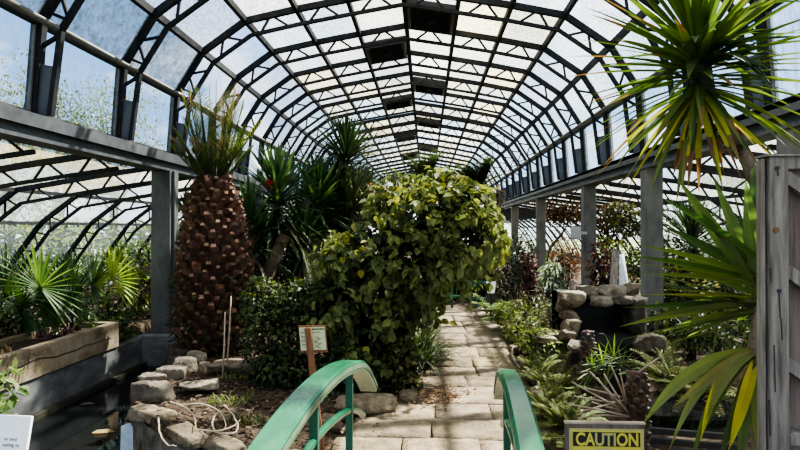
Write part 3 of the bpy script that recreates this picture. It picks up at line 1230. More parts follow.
br = thing('footbridge', (-.06, 2.5, 0), 'green arched garden footbridge with curved handrails in the foreground', 'bridge')
ds = [1.1 + (3.92 - 1.1) * i / 36 for i in range(37)]
for s, nm in ((-1, 'left'), (1, 'right')):
    mb = MB()
    w, th = (.06 if s < 0 else .05), .05
    prev = None
    for d in ds:
        x = rail_x(s, d)
        z = rail_z(d, s)
        t = V((.077, 1, (rail_z(d + .02) - rail_z(d - .02)) / .04)).normalized()
        sd = V((1, -.077, 0)).normalized()
        up = sd.cross(t).normalized()
        c = V((x, d, z))
        row = [c - sd * w, c - sd * (w - .012) + up * .012, c + sd * (w - .012) + up * .012, c + sd * w, c + sd * (w - .004) - up * th, c - sd * (w - .004) - up * th]
        n = len(mb.v)
        mb.v += row
        if prev is not None:
            for i in range(6):
                j = (i + 1) % 6
                mb.face((prev + i, prev + j, n + j, n + i))
        else:
            mb.face(tuple(range(5, -1, -1)))
        prev = n
    mb.face(tuple(range(prev, prev + 6)))
    hr = mb.build('handrail', GREENPAINT, br)
    hr['label'] = 'wide green painted handrail arching over'
    e = MB()
    for sg in (-1, 1):
        pv = None
        for d in ds:
            c = V((rail_x(s, d), d, rail_z(d, s)))
            sd = V((1, -.077, 0)).normalized() * (w + .0015) * sg
            n = len(e.v)
            e.v += [c + sd + V((0, 0, -.004)), c + sd * .99 + V((0, 0, -.03))]
            if pv is not None:
                e.face((pv, pv + 1, n + 1, n))
            pv = n
    e.build('worn_edge', CREAM, hr)
    mb = MB()
    mb.tube([(rail_x(s, d), d, rail_z(d, s) - .25 - .04 * abs(d - 2.5)) for d in ds[3:-3]], .02, 8)
    mb.build('lower_rail', GREENPAINT, br, True)
    for d in (1.75, 2.52, 3.27):
        mb = MB()
        x = rail_x(s, d)
        mb.box((x - .02, d - .02, .05 + .3 * max(0, 1 - ((d - 2.5) / 1.5) ** 2) - .1), (x + .02, d + .02, rail_z(d, s) - .03))
        mb.build('post', DARKGREEN, br)
mb = MB()
for i in range(20):
    d = 1.02 + i * .152
    z = .02 + .3 * max(0, 1 - ((d + .07 - 2.5) / 1.5) ** 2)
    x = .077 * d
    mb.box((-.72 + x, d, z - .04), (.22 + x, d + .14, z))
mb.build('deck', OLDWOOD, br)
for s in (-1, 1):
    mb = MB()
    for i in range(14):
        a, b = 1.02 + i * .215, 1.02 + (i + 1) * .215
        fz = lambda d: -.1 + .3 * max(0, 1 - ((d - 2.5) / 1.5) ** 2)
        mb.bar((rail_x(s, a), a, fz(a)), (rail_x(s, b), b, fz(b)), .05, .16)
    mb.build('side_beam', DARKGREEN, br)

# far footbridge across the path
p = PY(470, 290, 13.6)
fb = thing('footbridge', (p.x, 13.6, 0), 'small dark green bridge rail far down the path beside the white lantern', 'bridge')
for y in (283, 299):
    mb = MB()
    a, b = PY(446, y - 3, 13.4), PY(486, y, 13.6)
    mb.bar(a, b, .06, .07)
    mb.build('handrail', DARKGREEN, fb)
for x in (452, 476):
    mb = MB()
    a = PY(x, 282, 13.5)
    mb.bar((a.x, 13.5, -.05), a, .06, .06)
    mb.build('post', DARKGREEN, fb)

# ------------------------------------------------------------------ pond side trough
t = thing('planter_trough', (-5.0, 5.4, .0), 'long cracked concrete planter trough along the pond wall', 'planter')
mb = MB()
mb.box((-4.74, 1.5, .125), (-4.63, 8.26, .5))
mb.box((-5.42, 1.5, .125), (-5.32, 8.26, .5))
mb.box((-5.32, 8.16, .125), (-4.74, 8.26, .5))
mb.box((-5.32, 1.5, .125), (-4.74, 1.6, .5))
mb.box((-5.32, 1.6, .125), (-4.74, 8.16, .18))
bevel(mb.build('trough_body', CONC, t), .012)
mb = MB()
nx = 40
for j in range(2):
    pass
for i in range(nx + 1):
    for j in range(5):
        x, y = -5.32 + .58 * j / 4, 1.6 + 6.56 * i / nx
        mb.v.append(V((x, y, .42 + .03 * noise.noise(V((x * 5, y * 5, 0))))))
for i in range(nx):
    for j in range(4):
        a = i * 5 + j
        mb.face((a, a + 1, a + 6, a + 5))
mb.build('soil', SOIL, t, True)
mb = MB()
# crack running along the trough face
y = 3.0
z = .26
while y < 7.9:
    y2 = y + RND.uniform(.1, .25)
    z2 = min(.38, max(.2, z + RND.uniform(-.035, .04)))
    mb.bar((-4.628, y, z), (-4.628, y2, z2), .006, .012, V((0, 0, 1)))
    y, z = y2, z2
mb.build('crack', BLACK, t)

# purple plant in the trough
b = PY(83, 327, 7.4)
base = (-5.0, 7.4, .42)
t = thing('purple_plant', base, 'small dark purple leafy plant growing in the concrete trough', 'plant')
mb = MB()
for i in range(26):
    d = rdir()
    d.z = abs(d.z) + .5
    q = V(base) + V((RND.uniform(-.14, .14), RND.uniform(-.25, .25), 0))
    mb.sword(q, d, RND.uniform(.12, .24), .03, .6, pick(((.05, .012, .025), (.09, .02, .045))), 3, .3)
mb.build('foliage', LEAF, t)
for k, (y, lab) in enumerate(((6.3, 'dried low plant near the middle of the concrete trough'), (5.7, 'dried brown tuft in the near part of the concrete trough'))):
    base = (-5.02, y, .42)
    t = thing('dried_plant', base, lab, 'plant', 'dried plants in the trough')
    mb = MB()
    for i in range(24):
        d = rdir()
        d.z = abs(d.z) + .2
        mb.sword(V(base) + V((RND.uniform(-.15, .15), RND.uniform(-.2, .2), 0)), d, RND.uniform(.08, .18), .02, .7, pick(((.12, .06, .04), (.07, .04, .03), (.06, .07, .02))), 3, .2)
    mb.build('foliage', DRYLEAF, t)

# lattice fence behind the trough
def lattice(name, x, y0, y1, z0, h, label, mat, step=.16, rails=4, w=.035):
    t = thing(name, (x, (y0 + y1) / 2, z0), label, 'fence')
    mb = MB()
    for k in range(rails):
        z = z0 + .12 + (h - .16) * k / (rails - 1)
        mb.box((x - .012, y0, z - w / 2), (x + .012, y1, z + w / 2))
    mb.build('rail', mat, t)
    mb = MB()
    y = y0
    while y < y1:
        mb.box((x - .03, y - w / 2, z0), (x - .01, y + w / 2, z0 + h))
        y += step
    mb.build('picket', mat, t)
    y = y0
    while y <= y1:
        mb = MB()
        mb.box((x - .09, y - .04, z0 - .2), (x - .03, y + .04, z0 + h + .06))
        mb.build('post', mat, t)
        y += 2.4
    return t


lattice('lattice_fence', -6.75, 5.6, 9.2, .25, .95, 'near stretch of pale lattice fence behind the big fan palm', FENCEWOOD)
lattice('lattice_fence', -5.75, 8.5, 14.2, .25, .9, 'far stretch of pale lattice fence between the yellow-green palm and the left column', FENCEWOOD)
lattice('picket_fence', 5.9, 7.5, 14, .05, 1.0, 'dark picket fence behind the ivy in the right aisle', DARKWOOD, .13, 3, .06)

# ------------------------------------------------------------------ left aisle palms
PG = ((.028, .062, .018), (.04, .085, .022), (.055, .11, .03))
PB = ((.16, .24, .035), (.22, .3, .045), (.28, .33, .07))
b = V((-5.9, 7.3, .25))
leaves = [(PY(40, 288, 6.5), .62, (0.15, -1, .1), ((.075, .14, .04), (.1, .17, .05), (.06, .11, .03))), (PY(6, 298, 6.9), .55, (.4, -1, .3)), (PY(72, 300, 7.3), .5, (.1, -1, .5)), (PY(20, 312, 7.0), .42, (.2, -1, .7)),
          (PY(52, 312, 7.4), .4, (0, -1, .8)), (PY(92, 285, 7.9), .45, (-.4, -1, .5)), (PY(5, 275, 7.6), .5, (.6, -1, .1)), (PY(70, 280, 7.9), .5, (-.2, -1, .2)), (PY(38, 302, 7.3), .46, (.1, -1, .6)), (PY(60, 290, 7.8), .5, (0, -1, .3)), (PY(22, 285, 7.6), .55, (.3, -1, .2))]
fan_palm('fan_palm', b, leaves, 'large dark green fan palm behind the concrete trough', PG, 'fan palms of the left aisle', 30, .042)
b = V((-6.1, 9.4, .25))
leaves = [(PY(112, 280, 8.8), .6, (.1, -1, .2), ((.26, .36, .05), (.3, .4, .07))), (PY(128, 290, 9.3), .4, (-.2, -1, .6)), (PY(97, 292, 9.2), .42, (.3, -1, .5)), (PY(120, 262, 9.8), .4, (0, -1, .2))]
fan_palm('fan_palm', b, leaves, 'bright yellow-green fan palm between the dark palm and the column', PB, 'fan palms of the left aisle', 26, .045)
b = V((-6.3, 11.0, .25))
t = shrub('leafy_shrub', 'yellowing narrow-leaved shrub beside the left column', 'shrub', [(PY(140, 290, 10.8), (.42, .5, .45)), (PY(126, 305, 10.8), (.3, .5, .4))], b, 420, .2, ((.16, .19, .04), (.26, .22, .05), (.09, .13, .03)), hang=.5, mat=GLOSSLEAF, aspect=.22)
shrub('leafy_shrub', 'low green shrub between the trough end and the column', 'shrub', [(PY(138, 322, 10.2), (.45, .4, .3)), (PY(118, 325, 10.2), (.4, .4, .22))], V((-5.7, 10.2, .25)), 500, .1, ((.03, .055, .015), (.05, .08, .02)), hang=.4)
shrub('leafy_shrub', 'low leafy plant filling the corner between trough end and pond wall', 'shrub', [((-5.0, 8.7, .32), (.3, .42, .2))], V((-5.0, 8.7, .2)), 420, .1, ((.04, .07, .02), (.07, .11, .03), (.1, .14, .04)), hang=.5, aspect=.4)
shrub('leafy_shrub', 'dense dark green shrub at the left edge behind the trough', 'shrub', [(PY(10, 318, 7.4), (.5, .4, .32)), (PY(60, 325, 8.0), (.6, .4, .3)), (PY(95, 315, 8.6), (.35, .4, .3))], V((-5.95, 7.9, .25)), 1300, .13, ((.02, .04, .012), (.035, .06, .016), (.07, .1, .025)), hang=.4, aspect=.3)
# near left sprig shrub
shrub('leafy_shrub', 'pale leafy sprig at the left edge above the white information board', 'shrub', [(PY(-6, 390, 1.62), (.06, .1, .06)), (PY(-12, 420, 1.62), (.06, .1, .1))], V((-1.5, 1.62, 0)), 170, .034, ((.07, .13, .03), (.12, .19, .06)), lit=((.25, .33, .12), (.16, .24, .07)), nst=4, r=.006, darkn=.1)

# ------------------------------------------------------------------ pineapple palm
pc = V((PY(214, 300, 8.45).x, 8.45, .08))
t = thing('date_palm', pc, 'stout palm with a scaly pineapple-shaped brown trunk beside the left column', 'palm')
prof = [(0, .48), (.3, .54), (.75, .56), (1.15, .54), (1.5, .5), (1.88, .44), (2.15, .355), (2.36, .26), (2.5, .19), (2.62, .13)]
mb = MB()
sd = 24
for z, r in prof:
    for k in range(sd):
        a = 2 * PI * k / sd
        mb.v.append(pc + V((r * .93 * math.cos(a), r * .93 * math.sin(a), z)))
for j in range(len(prof) - 1):
    for k in range(sd):
        k2 = (k + 1) % sd
        mb.face((j * sd + k, j * sd + k2, (j + 1) * sd + k2, (j + 1) * sd + k), (.22, .2, .18, 1))
mb.face(tuple((len(prof) - 1) * sd + k for k in range(sd)), (.5, .45, .4, 1))
tr = mb.build('trunk', PALMSCALE, t, True)


def prof_r(z):
    for (za, ra), (zb, rb) in zip(prof, prof[1:]):
        if z <= zb:
            return ra + (rb - ra) * (z - za) / (zb - za)
    return prof[-1][1]


def scales(mb, c, zr, rf, n, w, h, out, capcol=(1.9, 1.75, 1.55, 1), bcol=(.7, .62, .58)):
    for i in range(n):
        z = zr[0] + (zr[1] - zr[0]) * (i / n)
        a = i * 2.39996
        r = rf(z)
        er = V((math.cos(a), math.sin(a), 0))
        et = V((-math.sin(a), math.cos(a), 0))
        up = V((0, 0, 1))
        k = RND.uniform(.8, 1.2)
        ww, hh, oo = w * k, h * k, out * RND.uniform(.7, 1.3)
        p = c + er * (r * .9) + V((0, 0, z))
        tip = p + er * oo + up * (hh * RND.uniform(.25, .75)) + et * ww * RND.uniform(-.2, .2)
        base = [p - et * ww * .55 - up * hh * .55, p + et * ww * .55 - up * hh * .55, p + et * ww * .5 + up * hh * .45, p - et * ww * .5 + up * hh * .45]
        top = [tip - et * ww * .26 - up * hh * .14, tip + et * ww * .26 - up * hh * .14, tip + et * ww * .2 + up * hh * .1 - er * .015, tip - et * ww * .2 + up * hh * .1 - er * .015]
        b = len(mb.v)
        mb.v += base + top
        bc = jit(bcol, .4)
        for q in range(4):
            j = (q + 1) % 4
            mb.face((b + q, b + j, b + 4 + j, b + 4 + q), bc)
        cc = jit(capcol[:3], .25) if RND.random() < .5 else bc
        mb.face((b + 4, b + 5, b + 6, b + 7), cc)


mb = MB()
scales(mb, pc, (.03, 2.58), lambda z: prof_r(z) * .93, 340, .13, .17, .13)
mb.build('leaf_base', PALMSCALE, tr)
mb = MB()
for i in range(420):
    a = RND.uniform(0, 2 * PI)
    z = RND.uniform(0, 1) ** 1.4 * 1.15
    r = prof_r(z) * RND.uniform(1.0, 1.2)
    p = pc + V((r * math.cos(a), r * math.sin(a), z))
    d = V((math.cos(a), math.sin(a), RND.uniform(-.6, .2))).normalized()
    mb.leaf(p, d, V((0, 0, 1)), .09, .06, pick(((.03, .05, .015), (.05, .07, .02), (.05, .03, .015))))
mb.build('ivy', LEAF, tr)
ra, lf = MB(), MB()
ptop = pc + V((0, 0, 2.5))
DG = ((.05, .075, .025), (.07, .1, .03), (.11, .14, .035))
DRY = ((.2, .14, .07), (.27, .2, .1))
for i in range(34):
    ph = i * 2.39996
    th = .03 + .3 * (i / 20) if i < 20 else .4 + .45 * (i - 20) / 14
    d = V((math.sin(th) * math.cos(ph), math.sin(th) * math.sin(ph), math.cos(th)))
    frond(ra, lf, ptop + V((.1 * math.cos(ph), .1 * math.sin(ph), 0)), d, RND.uniform(1.25, 1.6) if i < 20 else RND.uniform(.75, 1.05), 26, .36, DG, -.1, .015, DRY if RND.random() < .55 else None, rr=.016, start=.14, racol=(.06, .06, .025, 1), fwd=.9)
for tx, ty, yy, lg in ((262, 125, 8.3, DRY), (186, 128, 8.6, None), (190, 152, 8.2, None), (252, 140, 8.0, None)):
    e = PY(tx, ty, yy)
    d = e - ptop
    frond(ra, lf, ptop, d + V((0, 0, .12)), d.length * 1.02, 22, .26, DG, .12, .016, ((.13, .15, .04), (.17, .15, .06)) if lg else None, rr=.016, racol=(.05, .05, .025, 1), fwd=1.0)
lf.build('frond', LEAF, t)
ra.build('frond_stalk', LEAF, t)

# ------------------------------------------------------------------ yucca stand behind the bed
YUCLEAF = leafmat('yucca_leaf', trans=0.22, rough=0.36, spec=0.5, boost=(1.15, 1.35, .7))
YD = ((.02, .046, .018), (.032, .064, .024), (.048, .088, .034), (.075, .12, .046))
YO = ((.1, .085, .05), (.07, .06, .035), (.05, .06, .025))


def tree_yucca(name, heads, base, label, group, cols=YD, n=46, L=.75, w=.075, old=YO, cat='yucca', mat=None):
    t = thing(name, base, label, cat, group)
    tr = MB()
    b = V(base)
    cr = MB()
    for h, ax, nn, LL, th1, *stl in heads:
        h = V(h)
        tr.tube([b, b.lerp(h, .5) + V((RND.uniform(-.08, .08), 0, .05)), h - V(ax).normalized() * .25], [.11, .085, .06], 9)
        rosette(cr, h, int(nn * 1.5), LL, w, ax, .08, th1, .1, .75, cols, old, stl[0] if stl else .45, 5, oldfrom=.8)
    cr.build('leaf_crown', mat or YUCLEAF, t)
    tr.build('trunk', BARK, t, True)
    return t


GY = 'tall yuccas behind the raised bed'
tree_yucca('yucca', [(PY(279, 186, 10.4), (.05, 0, 1), 150, 1.2, 2.1, .75), (PY(262, 235, 10.1), (-.2, -.2, 1), 50, .85, 2.2, .7)], (PY(270, 300, 10.5).x, 10.5, .1), 'upright yucca with long green sword leaves right of the scaly palm', GY, L=.8)
tree_yucca('yucca', [(PY(318, 193, 10.9), (.05, -.1, 1), 130, 1.1, 2.2, .7), (PY(305, 235, 10.4), (.1, -.3, .8), 60, .9, 2.3, .6)], (PY(300, 300, 11.0).x, 11.0, .1), 'shorter bushy yucca in the middle of the stand', GY)
tree_yucca('yucca', [(PY(346, 156, 11.6), (.15, -.35, 1), 260, 1.3, 2.7, .45), (PY(336, 188, 11.5), (0, -.3, 1), 120, 1.0, 2.8, .6)], (PY(318, 300, 11.7).x, 11.7, .1), 'tallest yucca with a round dark crown reaching the roof trusses', GY, ((.018, .03, .014), (.028, .044, .018), (.05, .07, .028)), w=.05)
tree_yucca('yucca', [(PY(250, 208, 9.8), (-.1, 0, 1), 50, .9, 1.9, 1.0)], (PY(250, 300, 9.8).x, 9.8, .1), 'slim yucca just behind the right side of the scaly palm', GY)
tree_yucca('yucca', [(PY(354, 200, 11.2), (.3, -.3, .9), 130, 1.1, 2.7, .9)], (PY(335, 300, 11.4).x, 11.4, .1), 'yucca with drooping grey-green skirt beside the leafy mound', GY, ((.04, .055, .025), (.06, .075, .035), (.08, .09, .05)))
tree_yucca('yucca', [(PY(300, 220, 12.2), (-.1, 0, 1), 110, 1.1, 2.4, 1.2)], (PY(295, 300, 12.3).x, 12.3, .1), 'dark yucca half hidden at the back of the stand', GY, ((.012, .022, .01), (.02, .035, .014)))
tree_yucca('yucca', [(PY(188, 215, 10.6), (-.1, 0, 1), 40, .8, 2.0)], (PY(186, 300, 10.6).x, 10.6, .1), 'dark yucca between the left column and the scaly palm', GY, ((.02, .035, .012), (.03, .05, .018)))
# dark fill shrubs behind the stand
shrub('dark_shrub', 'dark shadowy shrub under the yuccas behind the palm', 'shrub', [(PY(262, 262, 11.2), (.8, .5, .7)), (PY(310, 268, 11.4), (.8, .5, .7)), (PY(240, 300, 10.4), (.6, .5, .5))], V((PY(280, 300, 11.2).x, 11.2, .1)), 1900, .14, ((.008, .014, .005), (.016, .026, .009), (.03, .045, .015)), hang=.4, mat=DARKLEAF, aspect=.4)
# leaning mossy trunk
t = thing('leaning_tree', PZ(262, 330, .1), 'dark leaning trunk under the yuccas behind the ivy shrub', 'tree trunk')
mb = MB()
mb.tube([PY(261, 335, 9.6), PY(263, 292, 9.6), PY(272, 265, 9.7), PY(284, 236, 9.9)], [.14, .13, .12, .1], 10)
mb.build('bark', BARK, t, True)

# feathery cycad frond plant left of the mound
b = PY(318, 300, 8.6)
t = thing('cycad', (b.x, 8.6, .1), 'grey-green feathery fronds beside the leafy mound', 'cycad')
ra, lf = MB(), MB()
for i in range(10):
    tx, ty = 300 + 7 * i * .8, 238 + (i % 3) * 12
    d = PY(tx, ty, 8.5 - .05 * i) - V((b.x, 8.6, .7))
    frond(ra, lf, V((b.x, 8.6, .7)), d, d.length, 24, .2, ((.08, .10, .05), (.11, .13, .065), (.05, .07, .03)), .35, .014, fwd=.9)
lf.build('frond', LEAF, t)
ra.build('frond_stalk', LEAF, t)
mb = MB()
mb.tube([(b.x, 8.6, 0), (b.x, 8.6, .7)], [.1, .07], 9)
mb.build('trunk', BARK, t, True)

# ------------------------------------------------------------------ leafy vine mound
VINELEAF = leafmat('vine_leaf', trans=0.35, rough=0.5, spec=0.3, boost=(1.45, 1.4, .75))
FERNLEAF = leafmat('fern_leaf', trans=0.35, rough=0.65, spec=0.12, boost=(1.5, 1.45, .6))
YM = 7.3
ME = [(PY(366, 305, YM), (.54, .75, 1.0)), (PY(426, 224, YM), (.68, .7, .56)), (PY(463, 230, YM), (.37, .6, .42)), (PY(352, 285, YM), (.38, .6, .62)), (PY(364, 362, YM), (.36, .6, .46)), (PY(396, 255, YM), (.72, .8, .6)),
      (PY(446, 200, YM), (.40, .5, .26)), (PY(440, 252, YM), (.40, .5, .24))]
t = thing('leafy_vine_mound', (PY(385, 395, YM).x, YM, 0), 'large mound of drooping heart-leaved vine beside the path in the centre', 'bush')
mb = MB()
VG = ((.085, .108, .035), (.115, .142, .043), (.14, .168, .052), (.06, .08, .026))
VL2 = ((.15, .175, .052), (.185, .21, .062), (.23, .235, .07), (.13, .16, .05))
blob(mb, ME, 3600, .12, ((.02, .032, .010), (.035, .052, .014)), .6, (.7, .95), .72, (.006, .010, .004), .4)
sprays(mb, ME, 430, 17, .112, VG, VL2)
# hanging tendrils of leaves round the skirt
for px, y0, y1, yy in ((498, 230, 262, 7.2), (488, 240, 266, 7.0), (474, 246, 272, 6.9), (504, 236, 256, 7.4), (462, 255, 274, 6.8), (446, 262, 286, 6.9), (338, 300, 345, 6.8), (325, 290, 335, 7.0), (350, 320, 372, 6.7), (428, 285, 312, 6.8), (500, 228, 250, 7.1)):
    for k in range(26):
        p = PY(px + RND.uniform(-5, 5), y0 + (y1 - y0) * k / 26, yy + RND.uniform(-.08, .08))
        mb.leaf(p, V((RND.uniform(-.5, .5), RND.uniform(-.5, .1), -1)), V((RND.uniform(-.4, .4), -1, .5)), RND.uniform(.09, .15), .09, pick(VL2 if px > 430 or RND.random() < .3 else VG))
for i in range(40):
    d = rdir()
    c, r = RND.choice(ME)
    mb.leaf(V(c) + V((d.x * r[0], -abs(d.y) * r[1], d.z * r[2])) * 1.03, V((0, -.2, -1)), V((0, -1, .3)), .11, .085, pick(((.4, .34, .03), (.32, .31, .05))))
mb.build('foliage', VINELEAF, t)
mb = stems(ME, (PY(385, 395, YM).x, YM, 0), 12, .045)
mb.build('stem', BARK, t, True)

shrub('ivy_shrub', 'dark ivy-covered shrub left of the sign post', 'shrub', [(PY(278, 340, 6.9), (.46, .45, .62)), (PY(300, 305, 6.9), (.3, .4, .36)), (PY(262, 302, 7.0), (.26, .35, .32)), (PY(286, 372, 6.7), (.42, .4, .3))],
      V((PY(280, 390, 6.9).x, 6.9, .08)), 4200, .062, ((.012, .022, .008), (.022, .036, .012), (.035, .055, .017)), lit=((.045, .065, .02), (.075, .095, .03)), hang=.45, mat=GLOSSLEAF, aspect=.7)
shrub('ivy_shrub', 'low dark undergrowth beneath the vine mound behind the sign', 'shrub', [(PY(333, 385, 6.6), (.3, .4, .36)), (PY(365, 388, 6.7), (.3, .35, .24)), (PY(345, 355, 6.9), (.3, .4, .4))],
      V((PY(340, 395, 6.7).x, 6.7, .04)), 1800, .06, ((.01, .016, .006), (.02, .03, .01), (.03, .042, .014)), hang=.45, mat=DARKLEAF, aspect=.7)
shrub('ivy_shrub', 'small ivy clump at the left path edge under the vine mound', 'shrub', [(PY(402, 365, 6.9), (.2, .3, .3)), (PY(408, 385, 6.7), (.16, .25, .16))],
      V((PY(400, 395, 6.9).x, 6.9, .0)), 900, .06, ((.02, .03, .01), (.04, .05, .016)), lit=((.09, .10, .03), (.15, .14, .04)), hang=.5, aspect=.7)

# strap-leaved clump by the path
b = V((-.06, 8.0, 0))
t = thing('strap_leaf_clump', (b.x, b.y, 0), 'dark arching strap-leaved clump on the left path edge', 'plant')
mb = MB()
for i in range(380):
    ph = RND.uniform(0, 2 * PI)
    el = RND.uniform(.5, 1.4)
    q = V((b.x + RND.uniform(-.25, .15), b.y + RND.uniform(-.5, .7), 0))
    mb.sword(q, V((math.cos(ph) * math.cos(el), math.sin(ph) * math.cos(el), math.sin(el))), RND.uniform(.5, .95), .024, RND.uniform(1.2, 2.3), pick(((.02, .034, .014), (.035, .055, .02), (.06, .085, .03))), 6, .3)
mb.build('foliage', GLOSSLEAF, t)

# ------------------------------------------------------------------ wooden sign post
b = PZ(322, 447, .03)
top = PY(308, 330, b.y + .05)
t = thing('plant_sign', (b.x, b.y, .03), 'brown wooden post carrying a pale plant information board behind the left handrail', 'sign')
mb = MB()
dr = (top - V((b.x, b.y, .0)))
mb.bar((b.x, b.y, -.05), V((b.x, b.y, 0)) + dr * 1.02, .055, .03, V((0, -1, 0)))
bevel(mb.build('post', REDWOOD, t), .004)
ax = dr.normalized()
ax = V((-.09, 0, 1)).normalized()
sx = V((1, .12, .02)).normalized()
c = PY(313, 339, b.y + .09)


def board(mb, c, sx, up, w, h, th, M=None):
    nrm = sx.cross(up).normalized()
    n = len(mb.v)
    for k in (-th / 2, th / 2):
        for i, j in ((-1, -1), (1, -1), (1, 1), (-1, 1)):
            mb.v.append(c + sx * (w / 2 * i) + up * (h / 2 * j) + nrm * k)
    for q in ((0, 3, 2, 1), (4, 5, 6, 7), (0, 1, 5, 4), (1, 2, 6, 5), (2, 3, 7, 6), (3, 0, 4, 7)):
        mb.face(tuple(n + i for i in q))


mb = MB()
board(mb, c, sx, ax, .235, .235, .012)
bd = mb.build('board', REDWOOD, t)
mb = MB()
fr = V((0, -.012, 0))
board(mb, c + fr - sx * .082 + ax * .005, sx, ax, .055, .2, .003)
board(mb, c + fr + sx * .042 + ax * .005, sx, ax, .135, .2, .003)
mb.build('paper', PAPER, bd)
mb = MB()
f2 = fr * 1.25
board(mb, c + f2 + sx * .042 + ax * .088, sx, ax, .13, .014, .002)
board(mb, c + f2 + sx * .03 + ax * .06, sx, ax, .08, .006, .002)
for k in range(5):
    a = c + f2 + sx * (.042 + .01 * math.sin(k * 2)) + ax * (-.07 + .02 * k)
    board(mb, a, (sx + ax * (.6 if k % 2 else -.5)).normalized(), (ax - sx * (.6 if k % 2 else -.5)).normalized(), .055, .006, .002)
for k in range(4):
    board(mb, c + f2 - sx * .082 + ax * (.06 - .035 * k), sx, ax, .035, .007, .002)
mb.build('plant_drawing', INK, bd)

# thin stakes in the bed
for px0, py0, px1, py1, lab in ((226, 372, 231, 296, 'thin bare stake standing in the mulch before the scaly palm'), (222, 376, 225, 312, 'second thinner stake left of the other in the mulch')):
    a = PZ(px0, py0, .1)
    e = PY(px1, py1, a.y)
    mb = MB()
    mb.tube([a - V((0, 0, .1)), a.lerp(e, .5) + V((.01, 0, 0)), e], [.013, .011, .008], 7)
    o = mb.build('garden_stake', TWIG, None, True)
    recenter(o, a)
    tag(o, lab, 'stake', 'thin stakes in the bed')
# curled dry stems
TW = [([(178, 405), (200, 404), (218, 410), (226, 424), (222, 432)], 'pale dry vine stem arching along the front of the bed'),
      ([(224, 405), (232, 414), (238, 426), (232, 434), (214, 432)], 'looped dry stem curling near the green handrail'),
      ([(158, 418), (160, 432), (166, 444), (176, 446)], 'thin stem hanging over the cap stones toward the water'),
      ([(200, 430), (218, 431), (234, 426), (240, 420)], 'thick pale stem lying behind the long cap stone'),
      ([(170, 402), (186, 408), (194, 416), (196, 428)], 'curved twig resting on the mulch behind the corner cap stone'),
      ([(216, 414), (212, 424), (219, 433), (236, 432)], 'small twig loop beside the looped dry stem')]
for pts, lab in TW:
    k = [PZ(x, y, .13 + .03 * (i % 2)) for i, (x, y) in enumerate(pts)]
    q = []
    for i in range(len(k) - 1):
        a, b, c, d = k[max(i - 1, 0)], k[i], k[i + 1], k[min(i + 2, len(k) - 1)]
        for j in range(5):
            s = j / 5
            q.append(.5 * (2 * b + (c - a) * s + (2 * a - 5 * b + 4 * c - d) * s * s + (3 * b - a - 3 * c + d) * s ** 3) + rdir() * .004)
    q.append(k[-1])
    mb = MB()
    mb.tube(q, [.009 - .005 * i / len(q) for i in range(len(q))], 6)
    o = mb.build('dry_vine', TWIG, None, True)
    recenter(o, q[0])
    tag(o, lab, 'dry stem', 'dry stems on the raised bed')
# moss tuft and small bed plants
for px, py, sz, cols, lab in ((228, 400, .22, ((.09, .12, .03), (.14, .17, .04)), 'low mossy green tuft on the mulch of the raised bed'), (238, 375, .2, ((.14, .18, .05), (.2, .24, .08)), 'bright grassy tuft behind the stakes'),
                              (244, 420, .16, ((.05, .07, .02), (.08, .1, .03)), 'small dark seedling clump beside the handrail')):
    p = PZ(px, py, .1)
    t = thing('grass_tuft', p, lab, 'plant', 'small tufts on the raised bed')
    mb = MB()
    for i in range(110):
        d = rdir()
        d.z = abs(d.z) + .4
        mb.sword(p + V((RND.uniform(-sz, sz), RND.uniform(-sz, sz) * .7, -.02)), d, RND.uniform(.05, .13), .012, .8, pick(cols), 3, .2)
    mb.build('blade', LEAF, t)

# litter
mb = MB()
for i in range(3600):
    x, y = RND.uniform(-3.6, -.3), RND.uniform(4.4, 10)
    z = gh(x, y)
    if z < -.5 or (x > -.9 and y > 5.5 and x > edge(y, LE) - .05):
        continue
    a = RND.uniform(0, 2 * PI)
    mb.leaf(V((x, y, z + RND.uniform(.005, .03))), V((math.cos(a), math.sin(a), RND.uniform(-.2, .3))), V((RND.uniform(-.5, .5), RND.uniform(-.5, .5), 1)), RND.uniform(.03, .085), RND.uniform(.015, .04), pick(((.07, .048, .032), (.13, .095, .065), (.035, .024, .016), (.2, .15, .105))))
for i in range(1500):
    x, y = RND.uniform(.75, 2.0), RND.uniform(3.2, 7.5)
    z = gh(x, y)
    if z < -.5 or x < edge(y, RE) - .05:
        continue
    a = RND.uniform(0, 2 * PI)
    mb.leaf(V((x, y, z + RND.uniform(.005, .03))), V((math.cos(a), math.sin(a), RND.uniform(-.2, .3))), V((RND.uniform(-.5, .5), RND.uniform(-.5, .5), 1)), RND.uniform(.03, .085), RND.uniform(.015, .04), pick(((.07, .048, .032), (.13, .095, .065), (.22, .175, .125))))
tag(mb.build('fallen_leaves', DRYLEAF), 'brown leaf litter covering the planting beds', 'leaf litter', kind='stuff')
mb = MB()
for i in range(420):
    if RND.random() < .6:
        p = PZ(RND.gauss(436, 16), RND.gauss(394, 6), .02)
    else:
        y = RND.uniform(4.2, 10)
        p = V((edge(y, LE) + abs(RND.gauss(0, .3)), y, .02))
    a = RND.uniform(0, 2 * PI)
    mb.leaf(p, V((math.cos(a), math.sin(a), .1)), V((RND.uniform(-.4, .4), RND.uniform(-.4, .4), 1)), RND.uniform(.03, .07), .03, pick(((.2, .12, .07), (.3, .2, .12), (.12, .07, .04))))
tag(mb.build('fallen_leaves', DRYLEAF), 'dry brown leaves scattered over the path slabs', 'leaf litter', kind='stuff')

